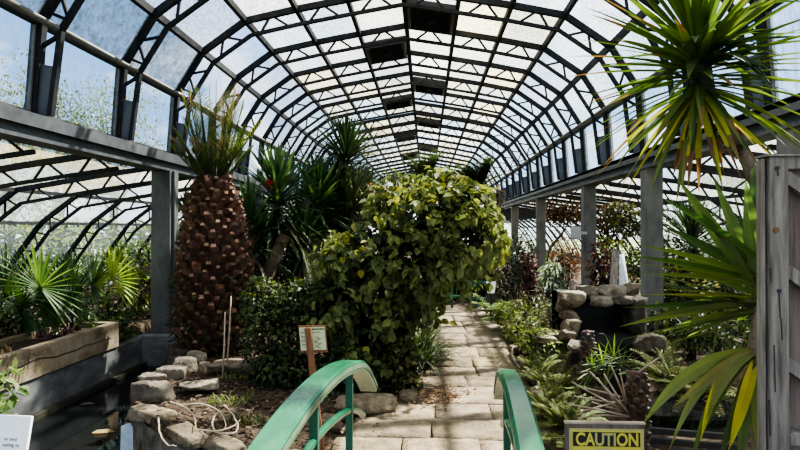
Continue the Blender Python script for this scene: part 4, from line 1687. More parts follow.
# floating bits on the pond
for px, py, L, W_, ang, col, lab in ((105, 433, .3, .13, .2, (.26, .21, .1, 1), 'withered tan leaf floating on the dark pond'), (88, 405, .22, .08, .5, (.12, .115, .1, 1), 'small grey leaf floating near the pond wall')):
    p = PZ(px, py, -.342)
    mb = MB()
    mb.leaf(p - V((L / 2, 0, 0)), V((math.cos(ang), math.sin(ang), .02)), V((0, 0, 1)), L, W_, col, .08)
    o = recenter(mb.build('floating_leaf', DRYLEAF), p)
    tag(o, lab, 'leaf')
# pale patch on the pond by the bed wall, built as an upright panel
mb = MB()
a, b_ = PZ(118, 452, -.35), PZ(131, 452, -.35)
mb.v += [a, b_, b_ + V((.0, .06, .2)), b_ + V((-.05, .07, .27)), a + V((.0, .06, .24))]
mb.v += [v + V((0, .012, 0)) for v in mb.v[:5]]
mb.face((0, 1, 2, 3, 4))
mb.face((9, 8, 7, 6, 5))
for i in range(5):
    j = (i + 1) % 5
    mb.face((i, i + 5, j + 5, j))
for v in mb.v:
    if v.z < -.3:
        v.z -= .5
o = recenter(mb.build('pale_patch', PALEBLUE), a)
tag(o, 'pale blue-white patch in the pond beside the bed wall, built as a panel', 'sheet')

# ------------------------------------------------------------------ right-hand foreground yuccas
YG = ((.04, .075, .02), (.055, .095, .024), (.045, .07, .022), (.075, .12, .028))
YOLD = ((.38, .34, .03), (.45, .4, .04), (.3, .3, .04))
BRN = (.16, .08, .04, 1)
hc = PY(698, 66, 3.5)
t = thing('yucca', (2.05, 3.35, .05), 'tall yucca with a big starburst of striped leaves overhead at the upper right', 'yucca', 'yuccas beside the wooden gate')
mb = MB()
rosette(mb, hc + V((0, 0, .14)), 150, .80, .052, (-.12, -.3, 1), .1, 2.3, .02, .5, YG, YOLD, .34, 6, BRN, .28, .14, .8, edge=(.10, .14, .032))
for i in range(16):
    a = RND.uniform(0, 2 * PI)
    mb.sword(hc + V((.03 * math.cos(a), .03 * math.sin(a), -.2)), V((math.cos(a) * .45, math.sin(a) * .45, -.85)), RND.uniform(.42, .66), .042, .25, pick(YOLD if i % 3 else YG), 5, .25, BRN)
mb.tube([PY(708, 98, 3.52), hc, hc + V((0, 0, .16))], [.05, .075, .03], 9, (.04, .055, .022, 1))
for i in range(26):
    a = i * 2.4
    mb.sword(hc + V((.05 * math.cos(a), .05 * math.sin(a), RND.uniform(-.15, .12))), V((math.cos(a), math.sin(a) - .4, RND.uniform(-.6, .5))), RND.uniform(.4, .7), .06, .3, pick(YG), 6, .3)
for i in range(13):
    a = -2.6 + i * .33
    s0 = hc + V((.06 * math.cos(a), -.05, RND.uniform(-.05, .2)))
    mb.sword(s0, V((math.cos(a) * .55, -.75, RND.uniform(-.5, .35))), RND.uniform(.38, .6), .07, RND.uniform(.7, 1.3), pick(((.05, .075, .035), (.065, .09, .045), (.04, .06, .028))), 6, .3)
mb.build('leaf_crown', GLOSSLEAF, t)
mb = MB()
pts = [(2.05, 3.35, -.05), PY(772, 260, 3.4), PY(757, 185, 3.42), PY(744, 155, 3.45), PY(727, 128, 3.48), PY(714, 108, 3.5), PY(706, 92, 3.52)]
mb.tube(pts, [.07, .055, .04, .036, .036, .036, .03], 10)
tk = mb.build('trunk', PALEBARK, t, True)
mb = MB()
for i in range(70):
    k = RND.uniform(0, 1)
    p = V(pts[3]).lerp(V(pts[5]), k)
    a = RND.uniform(0, 2 * PI)
    mb.sword(p, V((math.cos(a), math.sin(a), -.5)), RND.uniform(.06, .13), .03, .8, pick(((.15, .11, .08), (.22, .17, .12), (.08, .06, .045))), 2, .2)
mb.build('dead_leaf_base', DRYLEAF, tk)

t = thing('yucca', (1.78, 2.9, .05), 'low yucca fanning long green blades against the left side of the wooden gate', 'yucca', 'yuccas beside the wooden gate')
mb = MB()
h1 = PY(764, 330, 2.85)
YB2 = ((.04, .08, .026), (.058, .10, .03), (.085, .13, .04))
YLIT = ((.13, .17, .05), (.18, .21, .075))


def aimed(p0, tx, ty, Y, w, col, droop=.12, up=.05, segs=7):
    e = PY(tx, ty, Y)
    d = e - p0
    mb.sword(p0, d + V((0, 0, d.length * up + droop * d.length * .45)), d.length * 1.03, w, droop, col, segs, .25, basew=.5, peak=.45, roll=RND.uniform(.15, 1.0), edge=jit((col[0] * 1.35, col[1] * 1.3, col[2] * 1.2), .05))


for tx, ty, Y, cols in ((676, 184, 2.7, YB2), (712, 180, 2.9, YB2), (730, 187, 3.0, YB2), (752, 166, 2.9, YB2), (745, 182, 2.8, YB2), (662, 206, 2.6, YB2), (640, 254, 2.6, YLIT), (633, 263, 2.8, YB2), (664, 232, 2.8, YB2), (648, 283, 2.6, YB2),
                    (640, 270, 3.0, YLIT), (630, 304, 2.6, YLIT), (626, 316, 2.7, YB2), (624, 335, 2.7, YLIT), (622, 349, 2.6, YLIT), (660, 318, 2.9, YB2), (655, 340, 2.9, YB2), (684, 213, 3.1, YB2), (668, 262, 3.1, YLIT), (690, 250, 3.2, YB2), (722, 205, 3.1, YB2),
                    (700, 300, 3.2, YB2), (690, 340, 3.2, YLIT), (790, 180, 2.9, YB2), (820, 230, 2.9, YB2), (850, 300, 2.9, YB2)):
    p0 = PY(762 + RND.uniform(-6, 4), 262 + .3 * (ty - 180) + RND.uniform(-6, 6), 2.88)
    if ty < 200:
        p0 = PY(760, 300, 2.88)
    aimed(p0, tx, ty, Y, RND.uniform(.046, .066) * (1.5 if ty < 190 else 1), pick(cols), RND.uniform(.02, .16))
    if 200 < ty and RND.random() < .6:
        aimed(PY(762 + RND.uniform(-6, 4), 270 + .3 * (ty - 180), 2.95), tx + RND.uniform(6, 40), ty + RND.uniform(-12, 14), Y + RND.uniform(0, .35), RND.uniform(.04, .06), pick(YB2 if RND.random() < .6 else YLIT), RND.uniform(.02, .2))
for i in range(26):
    ph = i * 2.39996
    d = V((math.cos(ph), abs(math.sin(ph)) * .8 + .1, RND.uniform(-.3, .6)))
    mb.sword(PY(764, 310, 2.92), d, RND.uniform(.45, .65), .06, .3, pick(YB2), 6, .25)
# lower whorl, drooping over
h2 = PY(757, 352, 2.85)
for mx_, my_, ex, ey, cols in ((690, 352, 642, 425, YLIT), (702, 356, 668, 452, YLIT), (716, 372, 690, 462, YB2), (724, 362, 672, 408, YLIT), (738, 395, 716, 470, YB2), (746, 410, 736, 475, YB2), (754, 400, 760, 470, YB2), (716, 360, 700, 440, ((.4, .38, .05),)),
                               (745, 395, 728, 450, ((.42, .4, .05),)), (728, 350, 706, 420, YLIT)):
    m = PY(mx_, my_, 2.75)
    e = PY(ex, ey, 2.7)
    col = pick(cols)
    ed = jit((col[0] * 1.4, col[1] * 1.3, col[2] * 1.2), .05)
    w = RND.uniform(.045, .068)
    tw, tw2 = RND.uniform(-.9, .9), RND.uniform(-.5, .9)
    prev = None
    segs = 9
    for i in range(segs + 1):
        s = i / segs
        p = h2 * (1 - s) ** 2 + m * 2 * s * (1 - s) + e * s * s
        tg = ((m - h2) * 2 * (1 - s) + (e - m) * 2 * s).normalized()
        sd = tg.cross(V((.15 + tw, -1, .25 + tw2))).normalized()
        ww = w * (.6 + .4 * min(1, s / .35)) if s < .5 else w * (1 - ((s - .5) / .5) ** 1.8)
        n = len(mb.v)
        mb.v += [p - sd * ww / 2 + V((0, -.008, .004)), p.copy(), p + sd * ww / 2 + V((0, -.008, .004))]
        if prev is not None:
            mb.face((prev, prev + 1, n + 1, n), col)
            mb.face((prev + 1, prev + 2, n + 2, n + 1), ed)
        prev = n
mb.build('leaf_crown', GLOSSLEAF, t)
mb = MB()
mb.tube([(1.78, 2.9, -.05), PY(760, 420, 2.88), h2, PY(763, 300, 2.88)], [.06, .05, .045, .035], 9)
mb.build('trunk', PALEBARK, t, True)

# ------------------------------------------------------------------ wooden gate
YGt = 2.2
gl = PY(757, 225, YGt).x
gt = PY(780, 157, YGt).z
t = thing('wooden_gate', (gl + .5, YGt, .05), 'weathered grey braced wooden gate standing at the right edge', 'gate')


def gx(px):
    return PY(px, 225, YGt).x


def gz(py):
    return PY(780, py, YGt).z


mb = MB()
mb.box((gx(760.5), YGt - .02, .02), (gx(762.5), YGt + .03, gz(159)))
mb.box((gx(765), YGt - .035, .02), (gx(783), YGt + .03, gz(158)))
bevel(mb.build('stile', OLDWOOD, t), .004)
mb = MB()
mb.box((gx(762.5), YGt - .005, .02), (gx(765), YGt + .03, gz(161)))
mb.build('gap_strip', BLACKMETAL, t)
mb = MB()
mb.box((gx(783), YGt + .012, .02), (gx(790), YGt + .03, gz(160)))
mb.build('inner_stile', OLDWOOD, t)
mb = MB()
x = gx(788)
while x < gx(788) + .95:
    mb.box((x, YGt + .022, .04), (x + .118, YGt + .04, gz(159)))
    x += .122
mb.build('boarding', PINKWOOD, t)
for y0, lab in ((157, 'top'), (430, 'mid'), (700, 'low')):
    mb = MB()
    mb.box((gx(783), YGt - .03, max(.06, gz(y0 + 13))), (gx(783) + 1.0, YGt + .022, max(.12, gz(y0))))
    bevel(mb.build('rail', OLDWOOD, t), .004)
mb = MB()
mb.box((gx(760), YGt - .045, gz(157.5)), (gx(783) + 1.0, YGt + .04, gz(155.5)))
mb.build('capping', OLDWOOD, t)
for y0 in (172, 265, 357, 450):
    mb = MB()
    mb.bar((gx(782), YGt - .008, gz(y0 + 4)), (gx(782) + .42, YGt - .008, gz(y0 + 4 + 78)), .03, .045, V((0, 0, 1)))
    mb.build('brace', OLDWOOD, t)
for px, py in ((776, 230), (779, 291), (777, 168)):
    mb = MB()
    c = PY(px, py, YGt - .036)
    mb.tube([c, c + V((0, -.004, 0))], .008 if py != 230 else .011, 10)
    mb.build('nail', REDWOOD if py == 230 else BLACKMETAL, t)
# splits in the stile
for px, y0, y1 in ((779, 292, 318), (781, 318, 340), (770, 268, 282), (777, 166, 176), (774, 345, 392), (769, 400, 436)):
    mb = MB()
    a, b = PY(px, y0, YGt - .0355), PY(px + 1.2, y1, YGt - .0355)
    mb.bar(a, b, .004, .003, V((0, 1, 0)))
    mb.build('crack', BLACK, t)

# ------------------------------------------------------------------ caution sign
YC = 2.6


def cp(px, py, dy=0.0):
    return PY(px, py, YC) + V((0, dy, 0))


c0 = cp(605, 440)
t = thing('caution_sign', (c0.x, YC + .04, .05), 'yellow and black CAUTION sign on a wooden board beside the right handrail', 'sign')
mb = MB()
a, b = cp(565, 422.5), cp(645, 422.5)
mb.box((a.x, YC, a.z - .30), (b.x, YC + .015, a.z))
bd = mb.build('board', PINKWOOD, t)
bevel(bd, .003)
mb = MB()
mb.box((a.x - .002, YC - .004, a.z - .004), (b.x + .002, YC + .02, a.z + .004))
mb.build('board_edge', TWIG, t)
a, b = cp(569, 428), cp(643.5, 428)
mb = MB()
mb.box((a.x, YC - .004, a.z - .26), (b.x, YC - .002, a.z))
mb.build('plastic_sleeve', DULLYELLOW, bd)
a, b = cp(572, 430), cp(640, 430)
mb = MB()
mb.box((a.x, YC - .007, a.z - .24), (b.x, YC - .005, a.z))
sh = mb.build('yellow_sheet', YELLOW, bd)
a, b = cp(572.5, 431), cp(639.5, 446.3)
mb = MB()
mb.box((a.x, YC - .0095, b.z), (b.x, YC - .008, a.z))
mb.build('black_band', BLACK, bd)
a, b = cp(596.5, 447), cp(611.5, 452)
mb = MB()
mb.box((a.x, YC - .0095, b.z - .08), (b.x, YC - .008, a.z))
mb.build('dull_strip', DULLYELLOW, bd)  # strip of duller yellow below the middle letters


def text(body, name, mat, loc, size, parent, rot=None, offset=0.0, width=None, mats=None, idx=None):
    cu = bpy.data.curves.new(name, 'FONT')
    cu.body = body
    cu.size = size
    cu.extrude = .0006
    cu.offset = offset
    cu.align_x = 'LEFT'
    cu.materials.append(mat)
    for m in mats or ():
        cu.materials.append(m)
    if idx:
        for i, k in enumerate(idx):
            cu.body_format[i].material_index = k
    o = bpy.data.objects.new(name, cu)
    C.objects.link(o)
    M = rot or Matrix.Rotation(PI / 2, 4, 'X')
    o.matrix_world = Matrix.Translation(loc) @ M
    bpy.context.view_layer.update()
    if width:
        k = width / o.dimensions.x
        o.scale = (k, 1, 1)
    wm = Matrix.Translation(loc) @ M @ Matrix.Diagonal((o.scale.x, 1, 1, 1))
    bpy.context.view_layer.update()
    me = bpy.data.meshes.new_from_object(o.evaluated_get(bpy.context.evaluated_depsgraph_get()))
    bpy.data.objects.remove(o)
    me.transform(Matrix.Translation(-parent.matrix_world.translation) @ wm)
    m = bpy.data.objects.new(name, me)
    C.objects.link(m)
    m.parent = parent
    return m


bpy.context.view_layer.update()
a, b = cp(575, 444), cp(637, 432.8)
text('CAUTION', 'caution_lettering', YELLOW, V((a.x, YC - .0105, a.z)), (b.z - a.z) / .70, sh, offset=.0019, width=b.x - a.x, mats=[DULLYELLOW], idx=[0, 0, 1, 1, 1, 0, 0])  # middle letters set in the duller yellow
mb = MB()
mb.box((c0.x - .025, YC + .016, -.1), (c0.x + .025, YC + .05, c0.z + .05))
mb.build('stake', OLDWOOD, t)

# ------------------------------------------------------------------ white information board, lower left
YB_ = 1.3
tr_ = PY(33, 416, YB_)
R_ = V((1, .03, -.035)).normalized()
br_ = PY(27.3, 452, YB_ - .035)
U_ = (tr_ - br_).normalized()
NR = R_.cross(U_).normalized()
t = thing('information_board', (tr_.x - .3, YB_ - .1, .0), 'white information board with grey print at the lower left corner', 'sign')
mb = MB()
w_, h_ = .62, .42
c = tr_ - R_ * w_ / 2 - U_ * h_ / 2
board(mb, c, R_, U_, w_, h_, .008)
bd = mb.build('panel', WHITE, t)
bevel(bd, .002)
rotm = Matrix((R_, U_, NR)).transposed().to_4x4()
for body, px, py in (('er and', 0, 445.5), ('eating in', -1, 452.0)):
    base = PY(px, py, YB_ - .03)
    k = (base - tr_).dot(R_), (base - tr_).dot(U_)
    p = tr_ + R_ * k[0] + U_ * k[1] + NR * .0052
    text(body, 'grey_lettering', GREYPRINT, p, .0118, bd, rotm)
mb = MB()
mb.tube([V((tr_.x - .3, YB_ - .05, -.1)), c - NR * .02], .025, 10)
mb.build('post', STEEL, t, True)

# ------------------------------------------------------------------ palm stumps and dead stalks
def stump(px, pytop, pybot, Y, r, label):
    top = PY(px, pytop, Y)
    zb = 0.0 if pybot is None else PY(px, pybot, Y).z
    base = V((top.x, Y, min(zb, .05) - .05))
    t = thing('palm_stump', base, label, 'palm stump', 'scaly palm stumps by the waterfall')
    h = top.z - base.z
    rf = lambda z: r * (.9 + .2 * math.sin(PI * min(1, z / h))) * (1 if z < h * .85 else .8)
    mb = MB()
    mb.tube([base + V((0, 0, h * i / 8)) for i in range(9)], [rf(h * i / 8) * .95 for i in range(9)], 12, (.5, .45, .42, 1))
    tr = mb.build('trunk', PALMSCALE, t, True)
    mb = MB()
    scales(mb, base, (.03, h), rf, int(70 * h / .6), r * .6, r * .55, r * .32, (1.0, 1.3, 1.4), (.55, .72, .8))
    mb.build('leaf_base', PALMSCALE, tr)
    return t


stump(588, 331, 380, 6.3, .075, 'smaller scaly palm stump before the waterfall')
stump(637, 372, 425, 4.6, .085, 'larger scaly palm stump above the caution sign')
# dead stalks leaning left from the larger stump
b = PY(635, 405, 4.6)
DS = [((572, 382), 'topmost pale dead stalk fanning left from the stump above the caution sign'), ((574, 396), 'second pale dead stalk, reaching farthest left from the stump'), ((590, 372), 'forked pale dead stalk rising left of the stump'), ((604, 374), 'thick pale dead stalk close to the stump, upper left'),
      ((612, 368), 'steepest pale dead stalk beside the stump'), ((580, 412), 'low pale dead stalk lying nearly level left of the stump'), ((578, 418), 'lowest pale dead stalk just above the caution board'), ((597, 378), 'pale dead stalk in the middle of the fan'), ((585, 388), 'slim pale dead stalk between the middle of the fan and its longest stalk'), ((568, 404), 'nearly level pale dead stalk pointing at the right handrail'),
      ((620, 370), 'short upright pale dead stalk touching the top of the stump'), ((592, 402), 'short pale dead stalk low in the fan')]
for (x, y), lab in DS:
    e = PY(x, y, 4.45 + RND.uniform(-.2, .2))
    mb = MB()
    s0 = b + V((-.06, RND.uniform(-.05, .05), RND.uniform(-.1, .06)))
    mb.tube([s0, s0.lerp(e, .5) + V((0, 0, RND.uniform(-.012, .025))), e], [.009, .008, .005], 6)
    o = mb.build('dead_stalk', TWIG, None, True)
    recenter(o, s0)
    tag(o, lab, 'dead stalk', 'dead stalks beside the palm stump')
# curling green-grey aerial stalk over the pool
mb = MB()
mb.tube([PY(636, 374, 4.6), PY(650, 364, 4.6), PY(660, 357, 4.6), PY(662, 350, 4.6)], [.008, .007, .006, .005], 6)
o = mb.build('dead_stalk', TWIG, None, True)
recenter(o, PY(636, 374, 4.6))
tag(o, 'thin pale stalk curling up right from the top of the larger stump', 'dead stalk', 'dead stalks beside the palm stump')

# small fans and ferns round the stumps
YGF = ((.05, .08, .02), (.08, .115, .028), (.12, .15, .04))
FG = ((.07, .09, .028), (.11, .13, .038), (.15, .165, .05), (.05, .065, .022))
b = V((PY(605, 380, 5.9).x, 5.9, .02))
fan_palm('fan_palm', b, [(PY(603, 365, 5.8), .3, (.1, -1, .5)), (PY(614, 358, 5.9), .26, (-.1, -1, .3)), (PY(592, 372, 5.7), .26, (.2, -1, .6)), (PY(622, 368, 6.0), .24, (-.3, -1, .5))], 'small young fan palm between the two palm stumps', YGF, 'fan palms by the waterfall', 14, .022)
for px, py, Y, n, L, lab in ((556, 352, 6.2, 22, .62, 'bushy green fern left of the smaller palm stump'), (566, 385, 5.2, 24, .55, 'dense fern behind the caution sign beside the path stones'), (548, 372, 5.7, 20, .5, 'fern at the right path edge just past the handrail'),
                             (538, 350, 6.9, 18, .5, 'fern below the pale flat stones of the waterfall steps'), (575, 408, 4.9, 18, .42, 'low fern under the dead stalks'), (676, 345, 6.6, 26, .7, 'feathery fern hanging over the dark pool'), (700, 352, 6.2, 20, .6, 'feathery fern behind the low yucca'),
                             (660, 352, 6.9, 16, .5, 'small fern at the foot of the right column')):
    g = PY(px, py, Y)
    z = max(.02, min(g.z - .25, .5)) if px > 650 else .02
    fern('fern', (g.x, Y, z if px < 650 else .03), n, L * (.85 if px < 650 else .95), FG, lab, 'ferns around the waterfall', (.45, 1.35), .10, width=.02, pairs=20, droop=1.1, mat=FERNLEAF)
shrub('leafy_shrub', 'small olive bush at the right path edge by the pale hose', 'shrub', [(PY(526, 331, 8.4), (.32, .4, .22)), (PY(541, 343, 7.6), (.3, .4, .22))], V((PY(526, 345, 8.4).x, 8.4, 0)), 1000, .075, ((.08, .11, .03), (.11, .14, .04), (.15, .16, .06)), lit=((.2, .24, .07), (.26, .28, .1)), hang=.2, aspect=.4, darkn=.15)
shrub('leafy_shrub', 'bright fern-like bush under the lantern on the right of the path', 'shrub', [(PY(515, 313, 10.4), (.4, .4, .2)), (PY(524, 322, 9.6), (.38, .5, .2))], V((PY(512, 330, 10.2).x, 10.2, 0)), 900, .12, ((.09, .13, .03), (.13, .17, .04)), lit=((.26, .31, .07), (.2, .26, .06)), hang=.3, aspect=.3, darkn=.15)
b = PZ(506, 318, .02)
fern('fern', (PY(513, 310, 10.6).x, 10.6, .05), 24, .75, ((.09, .14, .03), (.14, .19, .045), (.06, .09, .025)), 'broad bright green fern beside the far path edge', 'ferns beside the far path', (.5, 1.2), .2, width=.045, pairs=14)
fern('fern', (PY(492, 318, 12.2).x, 12.2, .02), 16, .7, ((.07, .11, .025), (.1, .14, .03)), 'smaller bright fern just in front of the far bridge', 'ferns beside the far path', (.4, 1.1), .16, width=.04, pairs=12)
shrub('leafy_shrub', 'brownish grey weedy plant above the hose on the right path edge', 'shrub', [(PY(530, 318, 8.8), (.4, .5, .35))], V((PY(530, 335, 8.8).x, 8.8, 0)), 700, .07, ((.11, .11, .05), (.15, .135, .075), (.09, .115, .045)), hang=.1, darkn=.15, aspect=.4)
shrub('silver_plant', 'silvery leaved plant in front of the third right column', 'shrub', [(PY(551, 290, 9.8), (.22, .3, .42)), (PY(553, 275, 9.8), (.2, .3, .25))], V((PY(551, 320, 9.8).x, 9.8, 0)), 420, .14, ((.2, .23, .2), (.3, .33, .3), (.12, .15, .11)), hang=.5, aspect=.28)
shrub('red_leaf_plant', 'tall dark red leafed plant by the lantern bush', 'shrub', [(PY(530, 272, 10.6), (.13, .2, .33)), (PY(531, 295, 10.6), (.16, .2, .35))], V((PY(531, 322, 10.6).x, 10.6, 0)), 500, .12, ((.045, .014, .014), (.07, .02, .02), (.03, .015, .012)), hang=.5, aspect=.4, dark=(.012, .005, .005))
shrub('red_leaf_plant', 'dark reddish shrub behind the waterfall stones next to the second right column', 'shrub', [(PY(600, 270, 10.8), (.25, .3, .5)), (PY(608, 278, 11.0), (.25, .3, .4))], V((PY(602, 315, 10.8).x, 10.8, 0)), 700, .1, ((.05, .022, .018), (.075, .03, .025), (.03, .018, .012)), hang=.4, aspect=.5, dark=(.012, .006, .005))
# hose
mb = MB()
mb.tube([PZ(528, 338, .05), PZ(518, 343, .06), PZ(512, 350, .05), PZ(512, 357, .04), PZ(516, 364, .04), PZ(522, 372, .03)], .02, 8)
o = mb.build('garden_hose', PALEBARK, None, True)
recenter(o, PZ(512, 350, .05))
tag(o, 'pale hose curving along the right path edge', 'hose')
# lantern
p = PY(491, 286, 11.6)
t = thing('garden_lantern', (p.x, 11.6, 0), 'small white garden lantern glowing beside the far end of the path', 'lantern')
mb = MB()
pw = 7 / FPX * 13.2
for z, r in ((-.16, .06), (.06, .085), (.075, .09)):
    pass
mb.tube([(p.x, 11.6, p.z - .14), (p.x, 11.6, p.z + .1)], [.07, .1], 6)
mb.build('lamp_glass', LANTERN, t)
mb = MB()
mb.tube([(p.x, 11.6, p.z + .1), (p.x, 11.6, p.z + .13), (p.x, 11.6, p.z + .18)], [.12, .1, .02], 6)
mb.build('cap', BLACKMETAL, t)
mb = MB()
mb.tube([(p.x, 11.6, -.05), (p.x, 11.6, p.z - .14)], [.03, .03], 8)
mb.build('post', BLACKMETAL, t)

# dark timber edging lower right
for py0, py1, lab in ((428, 434, 'top dark timber board of the pool edge right of the caution sign'), (438, 444, 'middle dark timber board of the pool edge'), (448, 455, 'bottom dark timber board of the pool edge')):
    a, b = PY(648, py0, 4.9), PY(745, py0 + 8, 4.55)
    c_, d_ = PY(648, py1, 4.9), PY(745, py1 + 8, 4.55)
    mb = MB()
    n = len(mb.v)
    off = V((0, .04, 0))
    mb.v += [a, b, d_, c_, a + off, b + off, d_ + off, c_ + off]
    for q in ((0, 1, 2, 3), (7, 6, 5, 4), (0, 4, 5, 1), (1, 5, 6, 2), (2, 6, 7, 3), (3, 7, 4, 0)):
        mb.face(q)
    o = recenter(mb.build('timber_board', DARKWOOD), a)
    tag(o, lab, 'board', 'dark timber boards of the pool edge')

# ------------------------------------------------------------------ right aisle
DRK = ((.014, .026, .012), (.022, .038, .016), (.036, .056, .024))
b = (PY(692, 300, 10.5).x, 10.5, .05)
tree_yucca('dracaena', [(PY(692, 236, 10.4), (0, -.15, 1), 190, 1.1, 2.8)], b, 'big dark round-headed dracaena in the right aisle beyond the column', 'dracaenas in the right aisle', DRK, w=.05, cat='dracaena', old=((.05, .06, .025), (.03, .045, .02)))
tree_yucca('dracaena', [(PY(735, 245, 11.0), (.1, -.1, 1), 80, .75, 2.6)], (PY(735, 300, 11.0).x, 11.0, .05), 'second dracaena behind the low yucca blades near the gate', 'dracaenas in the right aisle', DRK, cat='dracaena')
shrub('ivy_hedge', 'variegated ivy hedge covering the ground between the right column and gate', 'hedge', [(PY(702, 292, 9.8), (.7, .5, .5)), (PY(725, 300, 9.4), (.7, .6, .45)), (PY(680, 300, 9.9), (.3, .4, .4))], V((PY(695, 330, 9.6).x, 9.6, .05)), 2400, .085, ((.03, .05, .018), (.05, .075, .025), (.02, .032, .012)), lit=((.12, .14, .05), (.22, .2, .05)), hang=.4)
shrub('flowering_shrub', 'yellow-tinged shrub between the dracaena and the right column', 'shrub', [(PY(668, 282, 10.2), (.3, .4, .3)), (PY(684, 276, 10.4), (.3, .4, .25))], V((PY(672, 320, 10.2).x, 10.2, .05)), 420, .1, ((.12, .13, .03), (.3, .26, .04), (.06, .08, .02)), hang=.3, aspect=.35)
for px, py, Y, lab in ((665, 322, 8.6, 'low dark green plant beside the base of the right column'), (690, 330, 8.2, 'low dark plant under the ivy hedge near the dark fence'), (722, 332, 7.8, 'low dark plant behind the low yucca close to the gate')):
    shrub('low_plant', lab, 'plant', [(PY(px, py, Y), (.42, .4, .26))], V((PY(px, py, Y).x, Y, .02)), 420, .11, ((.025, .042, .014), (.04, .06, .02), (.06, .08, .028)), 'low plants by the right-hand fence', hang=.4, aspect=.35)
t = thing('hanging_vine', (PY(606, 205, 14.5).x, 14.5, 0), 'brown dried vine draped under the right aisle roof between the columns', 'vine')
mb = MB()
BR = ((.06, .035, .02), (.10, .06, .035), (.045, .03, .018), (.06, .06, .025))
blob(mb, [(PY(560, 214, 19), (.8, .6, .36)), (PY(604, 216, 14.6), (.75, .6, .34)), (PY(612, 236, 14.4), (.42, .4, .38)), (PY(550, 208, 19.5), (.5, .5, .3)), (PY(570, 212, 18.5), (.6, .5, .34))], 2200, .1, BR, .7, dark=(.025, .015, .01), darkn=.35)
mb.build('dry_foliage', DRYLEAF, t)
mb = MB()
blob(mb, [(PY(630, 222, 13.6), (.42, .4, .36)), (PY(620, 213, 13.8), (.4, .4, .27))], 700, .1, ((.03, .04, .014), (.05, .06, .02), (.08, .075, .03)), .6)
mb.build('green_foliage', LEAF, t)
mb = MB()
mb.tube([(PY(606, 300, 14.5).x, 14.5, 0), PY(604, 270, 14.5), PY(608, 235, 14.5), PY(604, 212, 14.5)], [.05, .04, .035, .03], 8)
mb.build('stem', BARK, t, True)
shrub('dry_shrub', 'orange-brown dried shrub between the second and third right columns', 'shrub', [(PY(565, 258, 15.5), (.5, .5, .5)), (PY(562, 272, 15.4), (.45, .4, .45))], V((PY(564, 300, 15.5).x, 15.5, 0)), 1000, .09, ((.22, .125, .07), (.3, .18, .1), (.15, .085, .045)), hang=.4, mat=DRYLEAF, dark=(.06, .03, .02))
shrub('leafy_shrub', 'sunny yellow-green bush seen behind the waterfall stones', 'shrub', [(PY(618, 262, 13), (.45, .5, .5)), (PY(640, 270, 13), (.4, .5, .5)), (PY(605, 255, 13.4), (.35, .4, .4))], V((PY(618, 310, 13).x, 13, 0)), 1100, .12, ((.1, .14, .03), (.16, .2, .04), (.22, .25, .06)), hang=.3, aspect=.4)
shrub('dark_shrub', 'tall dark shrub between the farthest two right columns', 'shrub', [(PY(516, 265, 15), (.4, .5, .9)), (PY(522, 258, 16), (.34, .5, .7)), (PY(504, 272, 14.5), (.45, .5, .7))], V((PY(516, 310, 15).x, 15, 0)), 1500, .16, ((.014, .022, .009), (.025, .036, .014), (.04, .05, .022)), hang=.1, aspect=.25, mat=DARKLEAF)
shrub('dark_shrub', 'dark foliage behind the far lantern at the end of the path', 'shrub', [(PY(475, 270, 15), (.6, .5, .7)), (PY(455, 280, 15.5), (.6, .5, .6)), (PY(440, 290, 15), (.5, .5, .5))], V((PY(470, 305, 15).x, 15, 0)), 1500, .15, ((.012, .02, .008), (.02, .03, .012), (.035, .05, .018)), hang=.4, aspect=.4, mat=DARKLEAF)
shrub('leafy_shrub', 'pale green bush in the right aisle behind the third column', 'shrub', [(PY(556, 268, 17), (.35, .6, .5))], V((PY(556, 300, 17).x, 16, 0)), 600, .14, ((.06, .085, .03), (.1, .13, .045)), hang=.3, aspect=.4)
# thin trunk and pale posts
mb = MB()
mb.tube([(PY(548, 300, 12.9).x, 12.9, -.05), PY(546, 265, 12.9), PY(550, 248, 12.9), PY(560, 236, 13), PY(566, 228, 13)], [.05, .04, .035, .03, .02], 8)
o = recenter(mb.build('bare_tree', BARK, None, True), (PY(548, 300, 12.9).x, 12.9, 0))
tag(o, 'thin bare curved trunk beside the third right column', 'tree trunk')
for px, pt, pb, Y, lab in ((563, 288, 325, 9.9, 'pale wooden post left of the second right column'), (571, 280, 325, 9.8, 'slightly taller pale wooden post next to the column'), (557, 292, 325, 10.1, 'shortest pale wooden post behind the silver plant')):
    a = PY(px, pt, Y)
    mb = MB()
    mb.tube([(a.x, Y, -.05), (a.x + .01, Y, a.z)], [.04, .035], 8)
    o = recenter(mb.build('wooden_post', OLDWOOD, None, True), (a.x, Y, 0))
    tag(o, lab, 'post', 'pale posts behind the waterfall')
# board and folded white cover leaning behind the waterfall
a, b = PY(611, 290, 9.6), PY(616, 250, 9.9)
mb = MB()
mb.bar(V((a.x - .04, 9.6, 0)), b, .12, .03, V((0, -1, .1)))
o = recenter(mb.build('leaning_board', OLDWOOD), (a.x, 9.6, 0))
tag(o, 'grey plank leaning behind the waterfall stones', 'board')
a, b = PY(624, 290, 9.5), PY(622, 254, 9.55)
mb = MB()
mb.tube([(a.x, 9.5, 0), (a.x, 9.5, .6), a, b], [.05, .08, .085, .03], 8)
o = recenter(mb.build('folded_cover', PALEBLUE, None, True), (a.x, 9.5, 0))
tag(o, 'pale folded sheet standing upright behind the waterfall stones', 'sheet')
